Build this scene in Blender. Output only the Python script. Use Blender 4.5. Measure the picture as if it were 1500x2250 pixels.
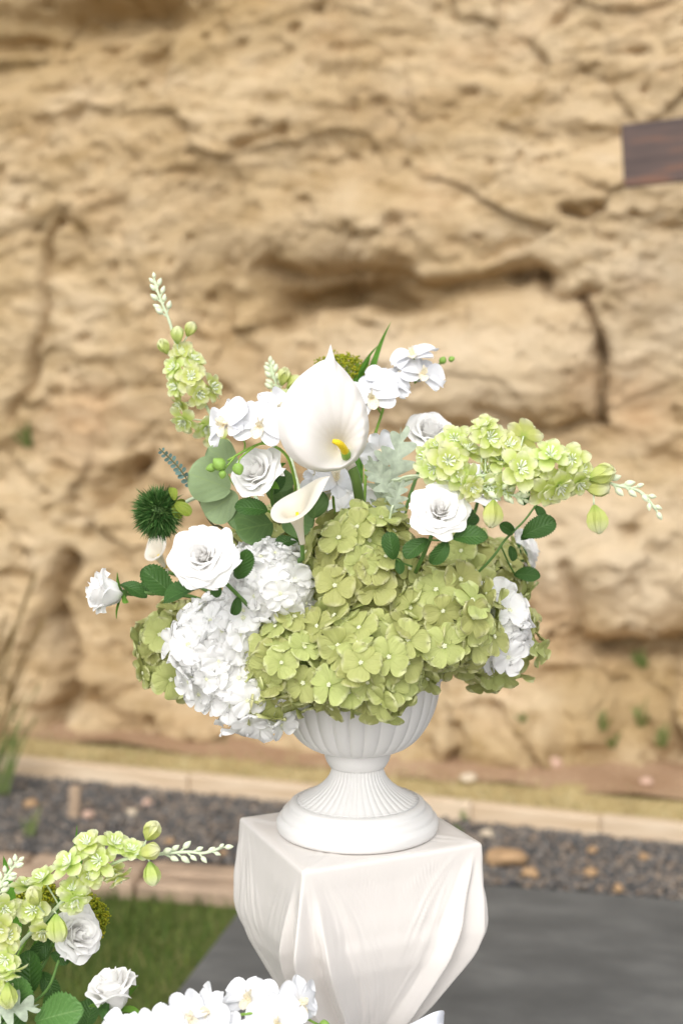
import bpy, math, random
import numpy as np
from mathutils import Vector, Matrix, Quaternion

random.seed(7)
RNG = np.random.default_rng(7)
R = math.radians
sc = bpy.context.scene
for o in list(bpy.data.objects):
    bpy.data.objects.remove(o)
COL = sc.collection

# ------------------------------------------------------------------ camera
CAM_Z, PITCH, FPX = 1.33, R(-5.58), 3125.0       # 50 mm lens on a 36 mm tall frame
cam_d = bpy.data.cameras.new('camera')
cam = bpy.data.objects.new('camera', cam_d)
COL.objects.link(cam)
cam.location = (0, 0, CAM_Z)
cam.rotation_euler = (R(90) + PITCH, 0, 0)
cam_d.sensor_fit = 'VERTICAL'
cam_d.sensor_height = 36.0
cam_d.sensor_width = 24.0
cam_d.lens = 50.0
cam_d.clip_start = 0.05
cam_d.clip_end = 500
cam_d.dof.use_dof = True
cam_d.dof.focus_distance = 1.69
cam_d.dof.aperture_fstop = 2.8
cam_d.dof.aperture_blades = 9
sc.camera = cam

# ------------------------------------------------------------------ sky and sun (bright overcast)
SUN_EL, SUN_AZ = R(43), R(192)                   # azimuth measured from +Y clockwise (behind the camera, to its left)
wd = bpy.data.worlds.new('World')
sc.world = wd
wd.use_nodes = True
wn = wd.node_tree
bg = wn.nodes['Background']
sky = wn.nodes.new('ShaderNodeTexSky')
sky.sky_type = 'NISHITA'
sky.sun_disc = False
sky.sun_elevation = SUN_EL
sky.sun_rotation = SUN_AZ
sky.air_density = 1.0
sky.dust_density = 4.0
sky.ozone_density = 1.0
hs = wn.nodes.new('ShaderNodeHueSaturation')     # cloud cover: a nearly grey sky
hs.inputs['Saturation'].default_value = 0.22
wn.links.new(sky.outputs[0], hs.inputs['Color'])
wn.links.new(hs.outputs[0], bg.inputs['Color'])
bg.inputs['Strength'].default_value = 0.15
sun_d = bpy.data.lights.new('sun', 'SUN')
sun_d.energy = 0.95
sun_d.angle = R(100)
sun_d.color = (1.0, 0.97, 0.93)
sun = bpy.data.objects.new('sun', sun_d)
COL.objects.link(sun)
sd = Vector((math.sin(SUN_AZ) * math.cos(SUN_EL), math.cos(SUN_AZ) * math.cos(SUN_EL), math.sin(SUN_EL)))
sun.location = sd * 20
sun.rotation_euler = sd.to_track_quat('Z', 'Y').to_euler()
sc.view_settings.view_transform = 'Standard'
sc.view_settings.look = 'None'
sc.view_settings.exposure = 0.48
sc.view_settings.gamma = 1.0
sc.view_settings.use_curve_mapping = False
sc.render.engine = 'CYCLES'
sc.cycles.max_bounces = 20
sc.cycles.diffuse_bounces = 16
sc.cycles.transmission_bounces = 12
sc.cycles.use_denoising = True

# ------------------------------------------------------------------ measuring helpers
CP, SP = math.cos(PITCH), math.sin(PITCH)
def ray(px, py):
    a, b = (px - 750) / FPX, -(py - 1125) / FPX
    return Vector((a, CP - b * SP, SP + b * CP))
def P(px, py, Y):                                # the point of the place seen at a pixel, Y metres away
    d = ray(px, py)
    return Vector((0, 0, CAM_Z)) + d * (Y / d.y)
def G(px, py, z=0.0):                            # the same on a level plane
    d = ray(px, py)
    return Vector((0, 0, CAM_Z)) + d * ((z - CAM_Z) / d.z)

# ------------------------------------------------------------------ noise
_T = {}
def vnoise(x, y, seed=0):
    if seed not in _T:
        _T[seed] = np.random.default_rng(seed + 100).random((256, 256))
    t = _T[seed]
    xi, yi = np.floor(x).astype(int), np.floor(y).astype(int)
    fx, fy = x - xi, y - yi
    fx, fy = fx * fx * (3 - 2 * fx), fy * fy * (3 - 2 * fy)
    a, b = t[xi % 256, yi % 256], t[(xi + 1) % 256, yi % 256]
    c, d = t[xi % 256, (yi + 1) % 256], t[(xi + 1) % 256, (yi + 1) % 256]
    return (a + (b - a) * fx) * (1 - fy) + (c + (d - c) * fx) * fy - 0.5
def fbm(x, y, seed=0, octs=5, gain=0.5):
    s, a = 0, 1.0
    for k in range(octs):
        s = s + a * vnoise(x * 2 ** k + 17.3 * k, y * 2 ** k + 9.1 * k, seed + k)
        a *= gain
    return s

# ------------------------------------------------------------------ materials
def newmat(name):
    m = bpy.data.materials.new(name)
    m.use_nodes = True
    nt = m.node_tree
    return m, nt, nt.nodes['Principled BSDF'], nt.nodes['Material Output']
def nd(nt, typ, **kw):
    n = nt.nodes.new(typ)
    for k, v in kw.items():
        if k.startswith('_'):
            setattr(n, k[1:], v)
        else:
            n.inputs[k.replace('__', ' ')].default_value = v
    return n
def ramp(nt, fac, stops):
    r = nt.nodes.new('ShaderNodeValToRGB')
    e = r.color_ramp.elements
    while len(e) < len(stops):
        e.new(0.5)
    for q, (p, c) in zip(e, stops):
        q.position = p
        q.color = (*c, 1)
    nt.links.new(fac, r.inputs['Fac'])
    return r.outputs['Color']
def mix(nt, fac, a, b, mode='MIX'):
    n = nt.nodes.new('ShaderNodeMix')
    n.data_type = 'RGBA'
    n.blend_type = mode
    for sock, val in ((n.inputs[0], fac), (n.inputs[6], a), (n.inputs[7], b)):
        if hasattr(val, 'is_linked'):
            nt.links.new(val, sock)
        elif isinstance(val, (int, float)):
            sock.default_value = val
        else:
            sock.default_value = (*val, 1)
    return n.outputs[2]
def math_n(nt, op, a, b=0.0):
    n = nt.nodes.new('ShaderNodeMath')
    n.operation = op
    for s, v in zip(n.inputs, (a, b)):
        if hasattr(v, 'is_linked'):
            nt.links.new(v, s)
        else:
            s.default_value = v
    return n.outputs[0]
def bump(nt, h, strength, dist, bs):
    b = nd(nt, 'ShaderNodeBump', Strength=strength, Distance=dist)
    nt.links.new(h, b.inputs['Height'])
    nt.links.new(b.outputs[0], bs.inputs['Normal'])
    return b.outputs[0]
def plain(name, col, rough=0.6, spec=0.3, nscale=40, var=0.12, bstr=0.0, bdist=0.002, sheen=0.0):
    m, nt, bs, out = newmat(name)
    tc = nt.nodes.new('ShaderNodeTexCoord')
    nz = nd(nt, 'ShaderNodeTexNoise', Scale=nscale, Detail=5.0)
    nt.links.new(tc.outputs['Object'], nz.inputs['Vector'])
    c = ramp(nt, nz.outputs['Fac'], [(0.25, [x * (1 - var) for x in col]), (0.75, [min(1, x * (1 + var)) for x in col])])
    nt.links.new(c, bs.inputs['Base Color'])
    bs.inputs['Roughness'].default_value = rough
    bs.inputs['Specular IOR Level'].default_value = spec
    if bstr:
        bump(nt, nz.outputs['Fac'], bstr, bdist, bs)
    return m
def petal_mat(name, base, edge, root, trans=0.3, tcol=None, rough=0.55, vein=0.25, var=0.06, rim=0.9, spec=0.2, speck=None):
    """thin petal: colour runs from root to blade to rim (as dyed), veins as fine relief, light passes through"""
    m, nt, bs, out = newmat(name)
    uv = nt.nodes.new('ShaderNodeUVMap')
    sep = nt.nodes.new('ShaderNodeSeparateXYZ')
    nt.links.new(uv.outputs[0], sep.inputs[0])
    c = ramp(nt, sep.outputs[1], [(0.0, root), (0.32, base), (rim, base), (1.0, edge)])
    oi = nt.nodes.new('ShaderNodeObjectInfo')
    hsv = nt.nodes.new('ShaderNodeHueSaturation')
    nt.links.new(c, hsv.inputs['Color'])
    v = math_n(nt, 'MULTIPLY_ADD', oi.outputs['Random'], var * 2)
    v.node.inputs[2].default_value = 1 - var
    nt.links.new(v, hsv.inputs['Value'])
    hu = math_n(nt, 'MULTIPLY_ADD', oi.outputs['Random'], 0.03 if var > 0.05 else 0.0)
    hu.node.inputs[2].default_value = 0.485 if var > 0.05 else 0.5
    nt.links.new(hu, hsv.inputs['Hue'])
    tc = nt.nodes.new('ShaderNodeTexCoord')
    nz = nd(nt, 'ShaderNodeTexNoise', Scale=90.0, Detail=3.0)
    nt.links.new(tc.outputs['Object'], nz.inputs['Vector'])
    col = mix(nt, math_n(nt, 'MULTIPLY', nz.outputs['Fac'], 0.28), hsv.outputs[0], [x * (0.97 if min(base) > 0.7 else 0.8) for x in base], 'MIX')
    if speck:
        vo = nd(nt, 'ShaderNodeTexVoronoi', Scale=650.0)
        nt.links.new(tc.outputs['Object'], vo.inputs['Vector'])
        dots = ramp(nt, vo.outputs['Distance'], [(0.2, (1, 1, 1)), (0.34, (0, 0, 0))])
        col = mix(nt, math_n(nt, 'MULTIPLY', dots, 0.75), col, speck)
    nt.links.new(col, bs.inputs['Base Color'])
    bs.inputs['Roughness'].default_value = rough
    bs.inputs['Specular IOR Level'].default_value = spec
    # veins fan out from the root
    w = nd(nt, 'ShaderNodeTexNoise', Scale=1.0, Detail=2.0)
    mp = nt.nodes.new('ShaderNodeCombineXYZ')
    nt.links.new(math_n(nt, 'MULTIPLY', sep.outputs[0], 14.0), mp.inputs[0])
    nt.links.new(math_n(nt, 'MULTIPLY', sep.outputs[1], 2.2), mp.inputs[1])
    nt.links.new(mp.outputs[0], w.inputs['Vector'])
    b = bump(nt, w.outputs['Fac'], vein, 0.0022, bs)
    tr = nt.nodes.new('ShaderNodeBsdfTranslucent')
    if tcol:
        tr.inputs['Color'].default_value = (*tcol, 1)
    else:
        nt.links.new(col, tr.inputs['Color'])
    nt.links.new(b, tr.inputs['Normal'])
    ms = nt.nodes.new('ShaderNodeMixShader')
    ms.inputs[0].default_value = trans
    nt.links.new(bs.outputs[0], ms.inputs[1])
    nt.links.new(tr.outputs[0], ms.inputs[2])
    nt.links.new(ms.outputs[0], out.inputs['Surface'])
    return m
def leaf_mat(name, col, vein, rough=0.45, trans=0.15, veins=8.0, vw=0.10, amount=0.5, relief=0.5):
    m, nt, bs, out = newmat(name)
    uv = nt.nodes.new('ShaderNodeUVMap')
    sep = nt.nodes.new('ShaderNodeSeparateXYZ')
    nt.links.new(uv.outputs[0], sep.inputs[0])
    au = math_n(nt, 'ABSOLUTE', math_n(nt, 'SUBTRACT', sep.outputs[0], 0.5))
    ph = math_n(nt, 'FRACT', math_n(nt, 'SUBTRACT', math_n(nt, 'MULTIPLY', sep.outputs[1], veins), math_n(nt, 'MULTIPLY', au, 5.0)))
    dv = math_n(nt, 'ABSOLUTE', math_n(nt, 'SUBTRACT', ph, 0.5))
    side = math_n(nt, 'LESS_THAN', dv, vw)
    mid = math_n(nt, 'LESS_THAN', au, 0.022)
    vm = math_n(nt, 'MAXIMUM', math_n(nt, 'MULTIPLY', side, 0.45), mid)
    tc = nt.nodes.new('ShaderNodeTexCoord')
    nz = nd(nt, 'ShaderNodeTexNoise', Scale=120.0, Detail=4.0)
    nt.links.new(tc.outputs['Object'], nz.inputs['Vector'])
    oi = nt.nodes.new('ShaderNodeObjectInfo')
    c = ramp(nt, nz.outputs['Fac'], [(0.3, [x * 0.75 for x in col]), (0.7, [x * 1.25 for x in col])])
    c = mix(nt, math_n(nt, 'MULTIPLY', oi.outputs['Random'], 0.4), c, [x * 1.6 for x in col])
    c = mix(nt, math_n(nt, 'MULTIPLY', vm, amount), c, vein)
    nt.links.new(c, bs.inputs['Base Color'])
    bs.inputs['Roughness'].default_value = rough
    bs.inputs['Specular IOR Level'].default_value = 0.3
    b = bump(nt, math_n(nt, 'SUBTRACT', dv, math_n(nt, 'MULTIPLY', mid, 0.6)), relief, 0.002, bs)
    tr = nt.nodes.new('ShaderNodeBsdfTranslucent')
    nt.links.new(c, tr.inputs['Color'])
    ms = nt.nodes.new('ShaderNodeMixShader')
    ms.inputs[0].default_value = trans
    nt.links.new(bs.outputs[0], ms.inputs[1])
    nt.links.new(tr.outputs[0], ms.inputs[2])
    nt.links.new(ms.outputs[0], out.inputs['Surface'])
    return m
def island_mat(name, stops, rough=0.8, nscale=120, dark=0.3):
    m, nt, bs, out = newmat(name)
    g = nt.nodes.new('ShaderNodeNewGeometry')
    c = ramp(nt, g.outputs['Random Per Island'], stops)
    c.node.color_ramp.interpolation = 'LINEAR'
    tc = nt.nodes.new('ShaderNodeTexCoord')
    nz = nd(nt, 'ShaderNodeTexNoise', Scale=nscale, Detail=4.0)
    nt.links.new(tc.outputs['Object'], nz.inputs['Vector'])
    c2 = mix(nt, math_n(nt, 'MULTIPLY', nz.outputs['Fac'], dark), c, (0.03, 0.025, 0.02))
    nt.links.new(c2, bs.inputs['Base Color'])
    bs.inputs['Roughness'].default_value = rough
    bs.inputs['Specular IOR Level'].default_value = 0.25
    return m

M = {}
M['white_petal'] = petal_mat('white silk petal', (0.92, 0.915, 0.905), (0.93, 0.93, 0.925), (0.93, 0.90, 0.87), trans=0.26, spec=0.08, vein=0.10, var=0.01)
M['white_hyd'] = petal_mat('white hydrangea petal', (0.96, 0.96, 0.955), (0.965, 0.965, 0.96), (0.94, 0.95, 0.88), trans=0.40, spec=0.08, vein=0.2, var=0.03)
M['green_hyd'] = petal_mat('green hydrangea petal', (0.515, 0.55, 0.205), (0.73, 0.74, 0.41), (0.40, 0.46, 0.13), trans=0.30, vein=0.7, var=0.16, rim=0.82, rough=0.5)
M['delph'] = petal_mat('pale green larkspur petal', (0.68, 0.76, 0.26), (0.90, 0.90, 0.66), (0.42, 0.62, 0.12), trans=0.42, vein=0.3, var=0.07, rim=0.55)
M['orchid'] = petal_mat('white orchid petal', (0.80, 0.81, 0.84), (0.83, 0.84, 0.86), (0.84, 0.82, 0.79), trans=0.18, vein=0.25, var=0.02)
M['orchid_lip'] = petal_mat('cream orchid lip', (0.90, 0.85, 0.68), (0.92, 0.90, 0.82), (0.86, 0.70, 0.28), trans=0.2, vein=0.2, var=0.04, speck=(0.55, 0.25, 0.12))
M['calla'] = petal_mat('creamy white calla', (0.74, 0.71, 0.675), (0.755, 0.73, 0.705), (0.72, 0.66, 0.42), trans=0.10, vein=0.22, var=0.0, rough=0.42, spec=0.3)
M['calla_cream'] = petal_mat('cream calla', (0.76, 0.71, 0.60), (0.78, 0.745, 0.68), (0.72, 0.65, 0.40), trans=0.2, vein=0.1, var=0.02, rough=0.42, spec=0.3)
M['dusty'] = leaf_mat('dusty miller leaf', (0.40, 0.46, 0.36), (0.56, 0.62, 0.52), rough=0.85, trans=0.2, veins=5, amount=0.15, relief=0.15)
M['rose_leaf'] = leaf_mat('rose leaf', (0.038, 0.098, 0.018), (0.10, 0.20, 0.05), rough=0.42, amount=0.5, relief=0.6, vw=0.06)
M['euc'] = leaf_mat('silver dollar leaf', (0.235, 0.315, 0.165), (0.32, 0.43, 0.18), rough=0.6, trans=0.2, veins=4, amount=0.35, relief=0.2)
M['euc_dark'] = leaf_mat('dark round leaf', (0.095, 0.17, 0.055), (0.19, 0.30, 0.10), rough=0.5, trans=0.15, veins=4, amount=0.35, relief=0.2)
M['euc_blue'] = leaf_mat('blue green leaf', (0.13, 0.22, 0.20), (0.22, 0.32, 0.28), rough=0.6, veins=3, amount=0.2)
M['sepal'] = leaf_mat('sepal', (0.12, 0.26, 0.03), (0.20, 0.36, 0.05), rough=0.5, veins=3, amount=0.3)
M['blade'] = leaf_mat('grass blade', (0.10, 0.25, 0.03), (0.18, 0.36, 0.05), rough=0.4, trans=0.25, veins=1, amount=0.3)
M['stem'] = plain('green stem', (0.10, 0.20, 0.045), 0.5, nscale=200)
M['stem_lime'] = plain('lime stem', (0.22, 0.38, 0.06), 0.5, nscale=200)
M['stem_pale'] = plain('pale larkspur stem', (0.58, 0.67, 0.47), 0.6, nscale=200, bstr=0.3, bdist=0.001)
M['stem_brown'] = plain('brown green stem', (0.13, 0.13, 0.06), 0.6, nscale=200)
M['stem_calla'] = plain('calla stem', (0.14, 0.23, 0.06), 0.4, nscale=60)
M['bud_pale'] = plain('pale bud', (0.66, 0.72, 0.52), 0.6, nscale=300, var=0.1)
M['bud_green'] = plain('orchid bud', (0.24, 0.40, 0.08), 0.45, nscale=150, var=0.25)
M['spadix'] = plain('yellow spadix', (0.84, 0.60, 0.02), 0.6, nscale=900, var=0.25, bstr=0.8, bdist=0.001)
M['stamen'] = plain('white stamen', (0.80, 0.84, 0.68), 0.6, nscale=200)
M['floret_eye'] = plain('floret eye', (0.74, 0.76, 0.55), 0.6, nscale=400)
M['bristle'] = island_mat('dark green bristle', [(0.0, (0.035, 0.10, 0.02)), (0.5, (0.05, 0.14, 0.03)), (0.8, (0.10, 0.20, 0.05)), (1.0, (0.16, 0.26, 0.09))], 0.55, dark=0.1)
M['umbel'] = island_mat('yellow green umbel bead', [(0.0, (0.16, 0.22, 0.01)), (0.6, (0.30, 0.33, 0.012)), (1.0, (0.42, 0.38, 0.015))], 0.6, dark=0.2)
M['core'] = plain('dark green gap shade', (0.09, 0.12, 0.03), 0.8)  # dark colour puts shade into the gaps between green florets
M['urn'] = plain('white urn plastic', (0.72, 0.71, 0.695), 0.5, spec=0.3, nscale=25, var=0.012, bstr=0.04, bdist=0.001)
M['ribbon'] = plain('white satin ribbon', (0.78, 0.81, 0.88), 0.4, spec=0.4, nscale=60, var=0.03)

# ------------------------------------------------------------------ mesh helpers
def make_mesh(name, V, F, mat, uv=None, smooth=True):
    me = bpy.data.meshes.new(name)
    me.from_pydata([tuple(map(float, v)) for v in V], [], F)
    if uv is not None:
        ul = me.uv_layers.new(name='UVMap')
        li = np.empty(len(me.loops), dtype=np.int32)
        me.loops.foreach_get('vertex_index', li)
        ul.data.foreach_set('uv', np.asarray(uv, dtype=np.float32)[li].ravel())
    if smooth:
        me.polygons.foreach_set('use_smooth', [True] * len(me.polygons))
    me.materials.append(mat)
    me.update()
    return me
def np_mesh(name, V, T, mat, smooth=False):
    """many triangles or quads from arrays"""
    me = bpy.data.meshes.new(name)
    V = np.ascontiguousarray(V, dtype=np.float32)
    T = np.ascontiguousarray(T, dtype=np.int32)
    n, k = T.shape
    me.vertices.add(len(V))
    me.vertices.foreach_set('co', V.ravel())
    me.loops.add(n * k)
    me.loops.foreach_set('vertex_index', T.ravel())
    me.polygons.add(n)
    me.polygons.foreach_set('loop_start', np.arange(0, n * k, k, dtype=np.int32))
    me.polygons.foreach_set('loop_total', np.full(n, k, dtype=np.int32))
    if smooth:
        me.polygons.foreach_set('use_smooth', np.ones(n, dtype=bool))
    me.materials.append(mat)
    me.update(calc_edges=True)
    me.validate()
    return me
def grid_faces(nu, nv, wrap=False, off=0):
    F = []
    for j in range(nv - 1):
        for i in range(nu if wrap else nu - 1):
            a, b = j * nu + i, j * nu + (i + 1) % nu
            F.append((off + a, off + b, off + b + nu, off + a + nu))
    return F
class Geo:
    """collects pieces of one part"""
    def __init__(s): s.V, s.F, s.U = [], [], []
    def add(s, V, F, U=None, mtx=None):
        o = len(s.V)
        s.V += [mtx @ Vector(v) for v in V] if mtx is not None else [Vector(v) for v in V]
        s.F += [tuple(i + o for i in f) for f in F]
        s.U += list(U) if U is not None else [(0.5, 0.5)] * len(V)
        return s
    def mesh(s, name, mat, smooth=True): return make_mesh(name, s.V, s.F, mat, s.U, smooth)

def petal(L, W, a=0.55, b=4.0, t0=0.0, t1=0.0, cup=0.0, ruf=0.0, rf=2.0, seed=0, nu=7, nv=7, point=0.0, mid=0.0, twist=0.0, wave=0.0):
    """a blade growing along +Y from the origin, upper side +Z"""
    rs = random.Random(seed)
    ph, ph2 = rs.uniform(0, 6.28), rs.uniform(0, 6.28)
    vs = [0.03 + 0.97 * math.sin(j / (nv - 1) * math.pi / 2) ** 0.95 for j in range(nv)]
    def hw(v): return max(0.0, v ** a * max(0.0, 1 - v ** b) ** (0.5 + point))
    mx = max(hw(i / 60) for i in range(61))
    V, U = [], []
    y = z = 0.0
    pv = 0.0
    for v in vs:
        th = t0 + (t1 - t0) * v
        y += math.cos(th) * (v - pv) * L
        z += math.sin(th) * (v - pv) * L
        pv = v
        w = W / 2 * hw(v) / mx
        if v > 0.999: w = W * 0.02
        for i in range(nu):
            u = -1 + 2 * i / (nu - 1)
            off = cup * W * 0.5 * u * u * (w / (W / 2)) + ruf * math.sin(rf * math.pi * u + ph) * v * v
            off += wave * math.sin(5 * v + ph2) * u - mid * math.exp(-(u / 0.16) ** 2) * (1 - v)
            off += twist * u * v * W
            edge = 1 + 0.05 * math.sin(4 * u + ph2)
            V.append((u * w, (y - math.sin(th) * off) * edge, z + math.cos(th) * off))
            U.append(((u + 1) / 2, v))
    return V, grid_faces(nu, nv), U
def rz(a): return Matrix.Rotation(a, 4, 'Z')
def rx(a): return Matrix.Rotation(a, 4, 'X')
def frame(pos, n, roll=0.0, s=1.0, up=None):
    """local +Z looks along n"""
    n = Vector(n).normalized()
    q = n.to_track_quat('Z', 'Y')
    return Matrix.Translation(pos) @ q.to_matrix().to_4x4() @ rz(roll) @ Matrix.Scale(s, 4)
def along(p, d, normal, s=1.0):
    """local +Y runs along d, local +Z as near to normal as it can be"""
    y = Vector(d).normalized()
    x = y.cross(Vector(normal))
    if x.length < 1e-5: x = y.cross(Vector((0.3, 0.5, 0.8)))
    x.normalize()
    z = x.cross(y)
    m = Matrix((x, y, z)).transposed().to_4x4()
    return Matrix.Translation(p) @ m @ Matrix.Scale(s, 4)
def smooth_path(pts, n=6):
    pts = [Vector(p) for p in pts]
    if len(pts) < 3: return [pts[0].lerp(pts[-1], i / n) for i in range(n + 1)]
    q = [pts[0] * 2 - pts[1]] + pts + [pts[-1] * 2 - pts[-2]]
    out = []
    for i in range(1, len(q) - 2):
        for k in range(n):
            t = k / n
            a, b, c, d = q[i - 1], q[i], q[i + 1], q[i + 2]
            out.append(0.5 * ((2 * b) + (c - a) * t + (2 * a - 5 * b + 4 * c - d) * t * t + (3 * b - a - 3 * c + d) * t ** 3))
    out.append(pts[-1])
    return out
def tube(pts, r0, r1=None, seg=8, rfun=None):
    r1 = r0 if r1 is None else r1
    V, n = [], len(pts)
    for i, p in enumerate(pts):
        t = (pts[min(i + 1, n - 1)] - pts[max(i - 1, 0)]).normalized()
        x = t.cross(Vector((0.31, 0.9, 0.3))).normalized()
        y = t.cross(x)
        f = i / (n - 1)
        r = rfun(f) if rfun else r0 + (r1 - r0) * f
        for k in range(seg):
            a = 2 * math.pi * k / seg
            V.append(p + x * math.cos(a) * r + y * math.sin(a) * r)
    F = grid_faces(seg, n, True)
    F.append(tuple(range(seg - 1, -1, -1)))
    F.append(tuple((n - 1) * seg + k for k in range(seg)))
    return V, F
def lathe(prof, n, rmod=None):
    """prof: (r, z) pairs; rmod(theta, j) scales the radius"""
    V = []
    for j, (r, z) in enumerate(prof):
        for i in range(n):
            th = 2 * math.pi * i / n
            k = rmod(th, j) if rmod else 1.0
            V.append((r * k * math.cos(th), r * k * math.sin(th), z))
    return V, grid_faces(n, len(prof), True)
def egg(L, W, seg=8, n=7):
    prof = []
    for j in range(n):
        t = j / (n - 1)
        prof.append((max(1e-4, W / 2 * math.sin(math.pi * t ** 0.85) ** 0.8 if 0 < t < 1 else 1e-4), L * t))
    return lathe(prof, seg)
def boxgeo(x0, x1, y0, y1, z0, z1, bev=0.0):
    import bmesh
    bm = bmesh.new()
    bmesh.ops.create_cube(bm, size=1)
    for v in bm.verts:
        v.co = Vector((x0 if v.co.x < 0 else x1, y0 if v.co.y < 0 else y1, z0 if v.co.z < 0 else z1))
    if bev:
        bmesh.ops.bevel(bm, geom=bm.edges[:], offset=bev, segments=2, affect='EDGES', profile=0.6)
    bm.verts.ensure_lookup_table()
    V = [v.co.copy() for v in bm.verts]
    F = [tuple(v.index for v in f.verts) for f in bm.faces]
    bm.free()
    return V, F

# ------------------------------------------------------------------ things and parts
def put(o, label=None, cat=None, group=None, kind=None):
    if label: o['label'] = label
    if cat: o['category'] = cat
    if group: o['group'] = group
    if kind: o['kind'] = kind
    return o
def mesh_obj(name, me, parent=None, m=None):
    o = bpy.data.objects.new(name, me)
    COL.objects.link(o)
    if parent: o.parent = parent
    if m is not None: o.matrix_basis = m
    return o
class Thing:
    def __init__(s, name, base, label, cat, group=None):
        s.base = Vector(base)
        s.o = bpy.data.objects.new(name, None)
        s.o.empty_display_size = 0.02
        COL.objects.link(s.o)
        s.o.location = s.base
        s.inv = Matrix.Translation(-s.base)
        put(s.o, label, cat, group)
    def part(s, name, me, m=None, parent=None, pm=None):
        """m: place in the world; parent/pm: a part and its place, for sub-parts"""
        m = Matrix.Identity(4) if m is None else m
        if parent is None:
            return mesh_obj(name, me, s.o, s.inv @ m)
        return mesh_obj(name, me, parent, pm.inverted() @ m)
    def geo(s, name, V, F, mat, U=None, smooth=True, parent=None, pm=None):
        """V given in world coordinates"""
        V = [Vector(v) - s.base for v in V]
        U = U if U is not None else [(0.5, 0.5)] * len(V)
        me = make_mesh(name, V, F, mat, U, smooth)
        if parent is None:
            return mesh_obj(name, me, s.o)
        return mesh_obj(name, me, parent, pm.inverted() @ Matrix.Translation(s.base))
    def stem(s, name, pts, r0, r1, mat, n=6, seg=8):
        pp = smooth_path(pts, n)
        V, F = tube(pp, r0, r1, seg)
        s.geo(name, V, F, mat)
        return pp
def struct(name, me, parent=None):
    return put(mesh_obj(name, me, parent), kind='structure') if parent is None else mesh_obj(name, me, parent)

# ================================================================== THE GROUND
GY = R(-13.6)                                     # the cliff, the slab and the borders all run this way
def soil_mat(name, stops, nscale=3.0, rough=0.95, bstr=0.6, bdist=0.02, fine=60):
    m, nt, bs, out = newmat(name)
    tc = nt.nodes.new('ShaderNodeTexCoord')
    a = nd(nt, 'ShaderNodeTexNoise', Scale=nscale, Detail=6.0)
    b = nd(nt, 'ShaderNodeTexNoise', Scale=float(fine), Detail=6.0)
    nt.links.new(tc.outputs['Object'], a.inputs['Vector'])
    nt.links.new(tc.outputs['Object'], b.inputs['Vector'])
    f = math_n(nt, 'MULTIPLY_ADD', b.outputs['Fac'], 0.5)
    nt.links.new(math_n(nt, 'MULTIPLY', a.outputs['Fac'], 0.5), f.node.inputs[2])
    c = ramp(nt, f, stops)
    nt.links.new(c, bs.inputs['Base Color'])
    bs.inputs['Roughness'].default_value = rough
    bs.inputs['Specular IOR Level'].default_value = 0.15
    bump(nt, b.outputs['Fac'], bstr, bdist, bs)
    return m
M['ground'] = soil_mat('brown soil', [(0.3, (0.17, 0.12, 0.07)), (0.55, (0.26, 0.19, 0.12)), (0.75, (0.34, 0.25, 0.16))])
M['red_soil'] = soil_mat('red soil', [(0.32, (0.27, 0.165, 0.09)), (0.5, (0.38, 0.245, 0.15)), (0.68, (0.50, 0.37, 0.24))])
M['straw'] = soil_mat('straw coloured moss', [(0.32, (0.31, 0.225, 0.10)), (0.5, (0.46, 0.36, 0.17)), (0.68, (0.57, 0.46, 0.25))], nscale=5)
struct('ground', make_mesh('ground', [(-60, -60, -0.03), (60, -60, -0.03), (60, 60, -0.03), (-60, 60, -0.03)], [(0, 1, 2, 3)], M['ground']))

def strip(name, pts_front, pts_back, z, mat, n=60, rows=8, amp=0.008, seed=3):
    """an uneven sheet of ground between two lines"""
    V = []
    for j in range(rows + 1):
        for i in range(n + 1):
            t = i / n
            a = Vector(pts_front[0]).lerp(Vector(pts_front[1]), t)
            b = Vector(pts_back[0]).lerp(Vector(pts_back[1]), t)
            p = a.lerp(b, j / rows)
            h = float(fbm(np.array(p.x * 6 + 40), np.array(p.y * 6 + 40), seed, 4)) * amp * 2
            V.append((p.x, p.y, z + h))
    return struct(name, make_mesh(name, V, grid_faces(n + 1, rows + 1), mat))
def extend(a, b, k):
    d = (b - a)
    return a - d * k, b + d * k
kerbL, kerbR = extend(G(75, 1702), G(1500, 1853), 0.9)         # foot of the timber kerb, camera side
cliffL, cliffR = extend(G(100, 1612), G(1500, 1700), 1.0)
slabL, slabR = G(598, 1906), G(1500, 1975)
kn = Vector((-(kerbR - kerbL).y, (kerbR - kerbL).x, 0)).normalized()
strip('straw_strip', (kerbL + kn * 0.05, kerbR + kn * 0.05), (kerbL + kn * 0.42, kerbR + kn * 0.30), 0.035, M['straw'], seed=5)
strip('soil_strip', (kerbL + kn * 0.30, kerbR + kn * 0.24), (cliffL + Vector((0, 0.4, 0)), cliffR + Vector((0, 0.4, 0))), 0.042, M['red_soil'], amp=0.014, seed=9)

# slab: dark sealed concrete, corner hidden behind the pedestal
M['slab'] = None
m, nt, bs, out = newmat('dark sealed concrete')
tc = nt.nodes.new('ShaderNodeTexCoord')
mp = nt.nodes.new('ShaderNodeMapping')
mp.inputs['Rotation'].default_value = (0, 0, R(14))
mp.inputs['Scale'].default_value = (1.6, 3.0, 1)
nt.links.new(tc.outputs['Object'], mp.inputs['Vector'])
a = nd(nt, 'ShaderNodeTexNoise', Scale=2.6, Detail=7.0, Roughness=0.6)
nt.links.new(mp.outputs[0], a.inputs['Vector'])
b = nd(nt, 'ShaderNodeTexNoise', Scale=90.0, Detail=4.0)
nt.links.new(tc.outputs['Object'], b.inputs['Vector'])
c = ramp(nt, a.outputs['Fac'], [(0.25, (0.066, 0.070, 0.070)), (0.5, (0.104, 0.108, 0.106)), (0.75, (0.17, 0.175, 0.168))])
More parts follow.
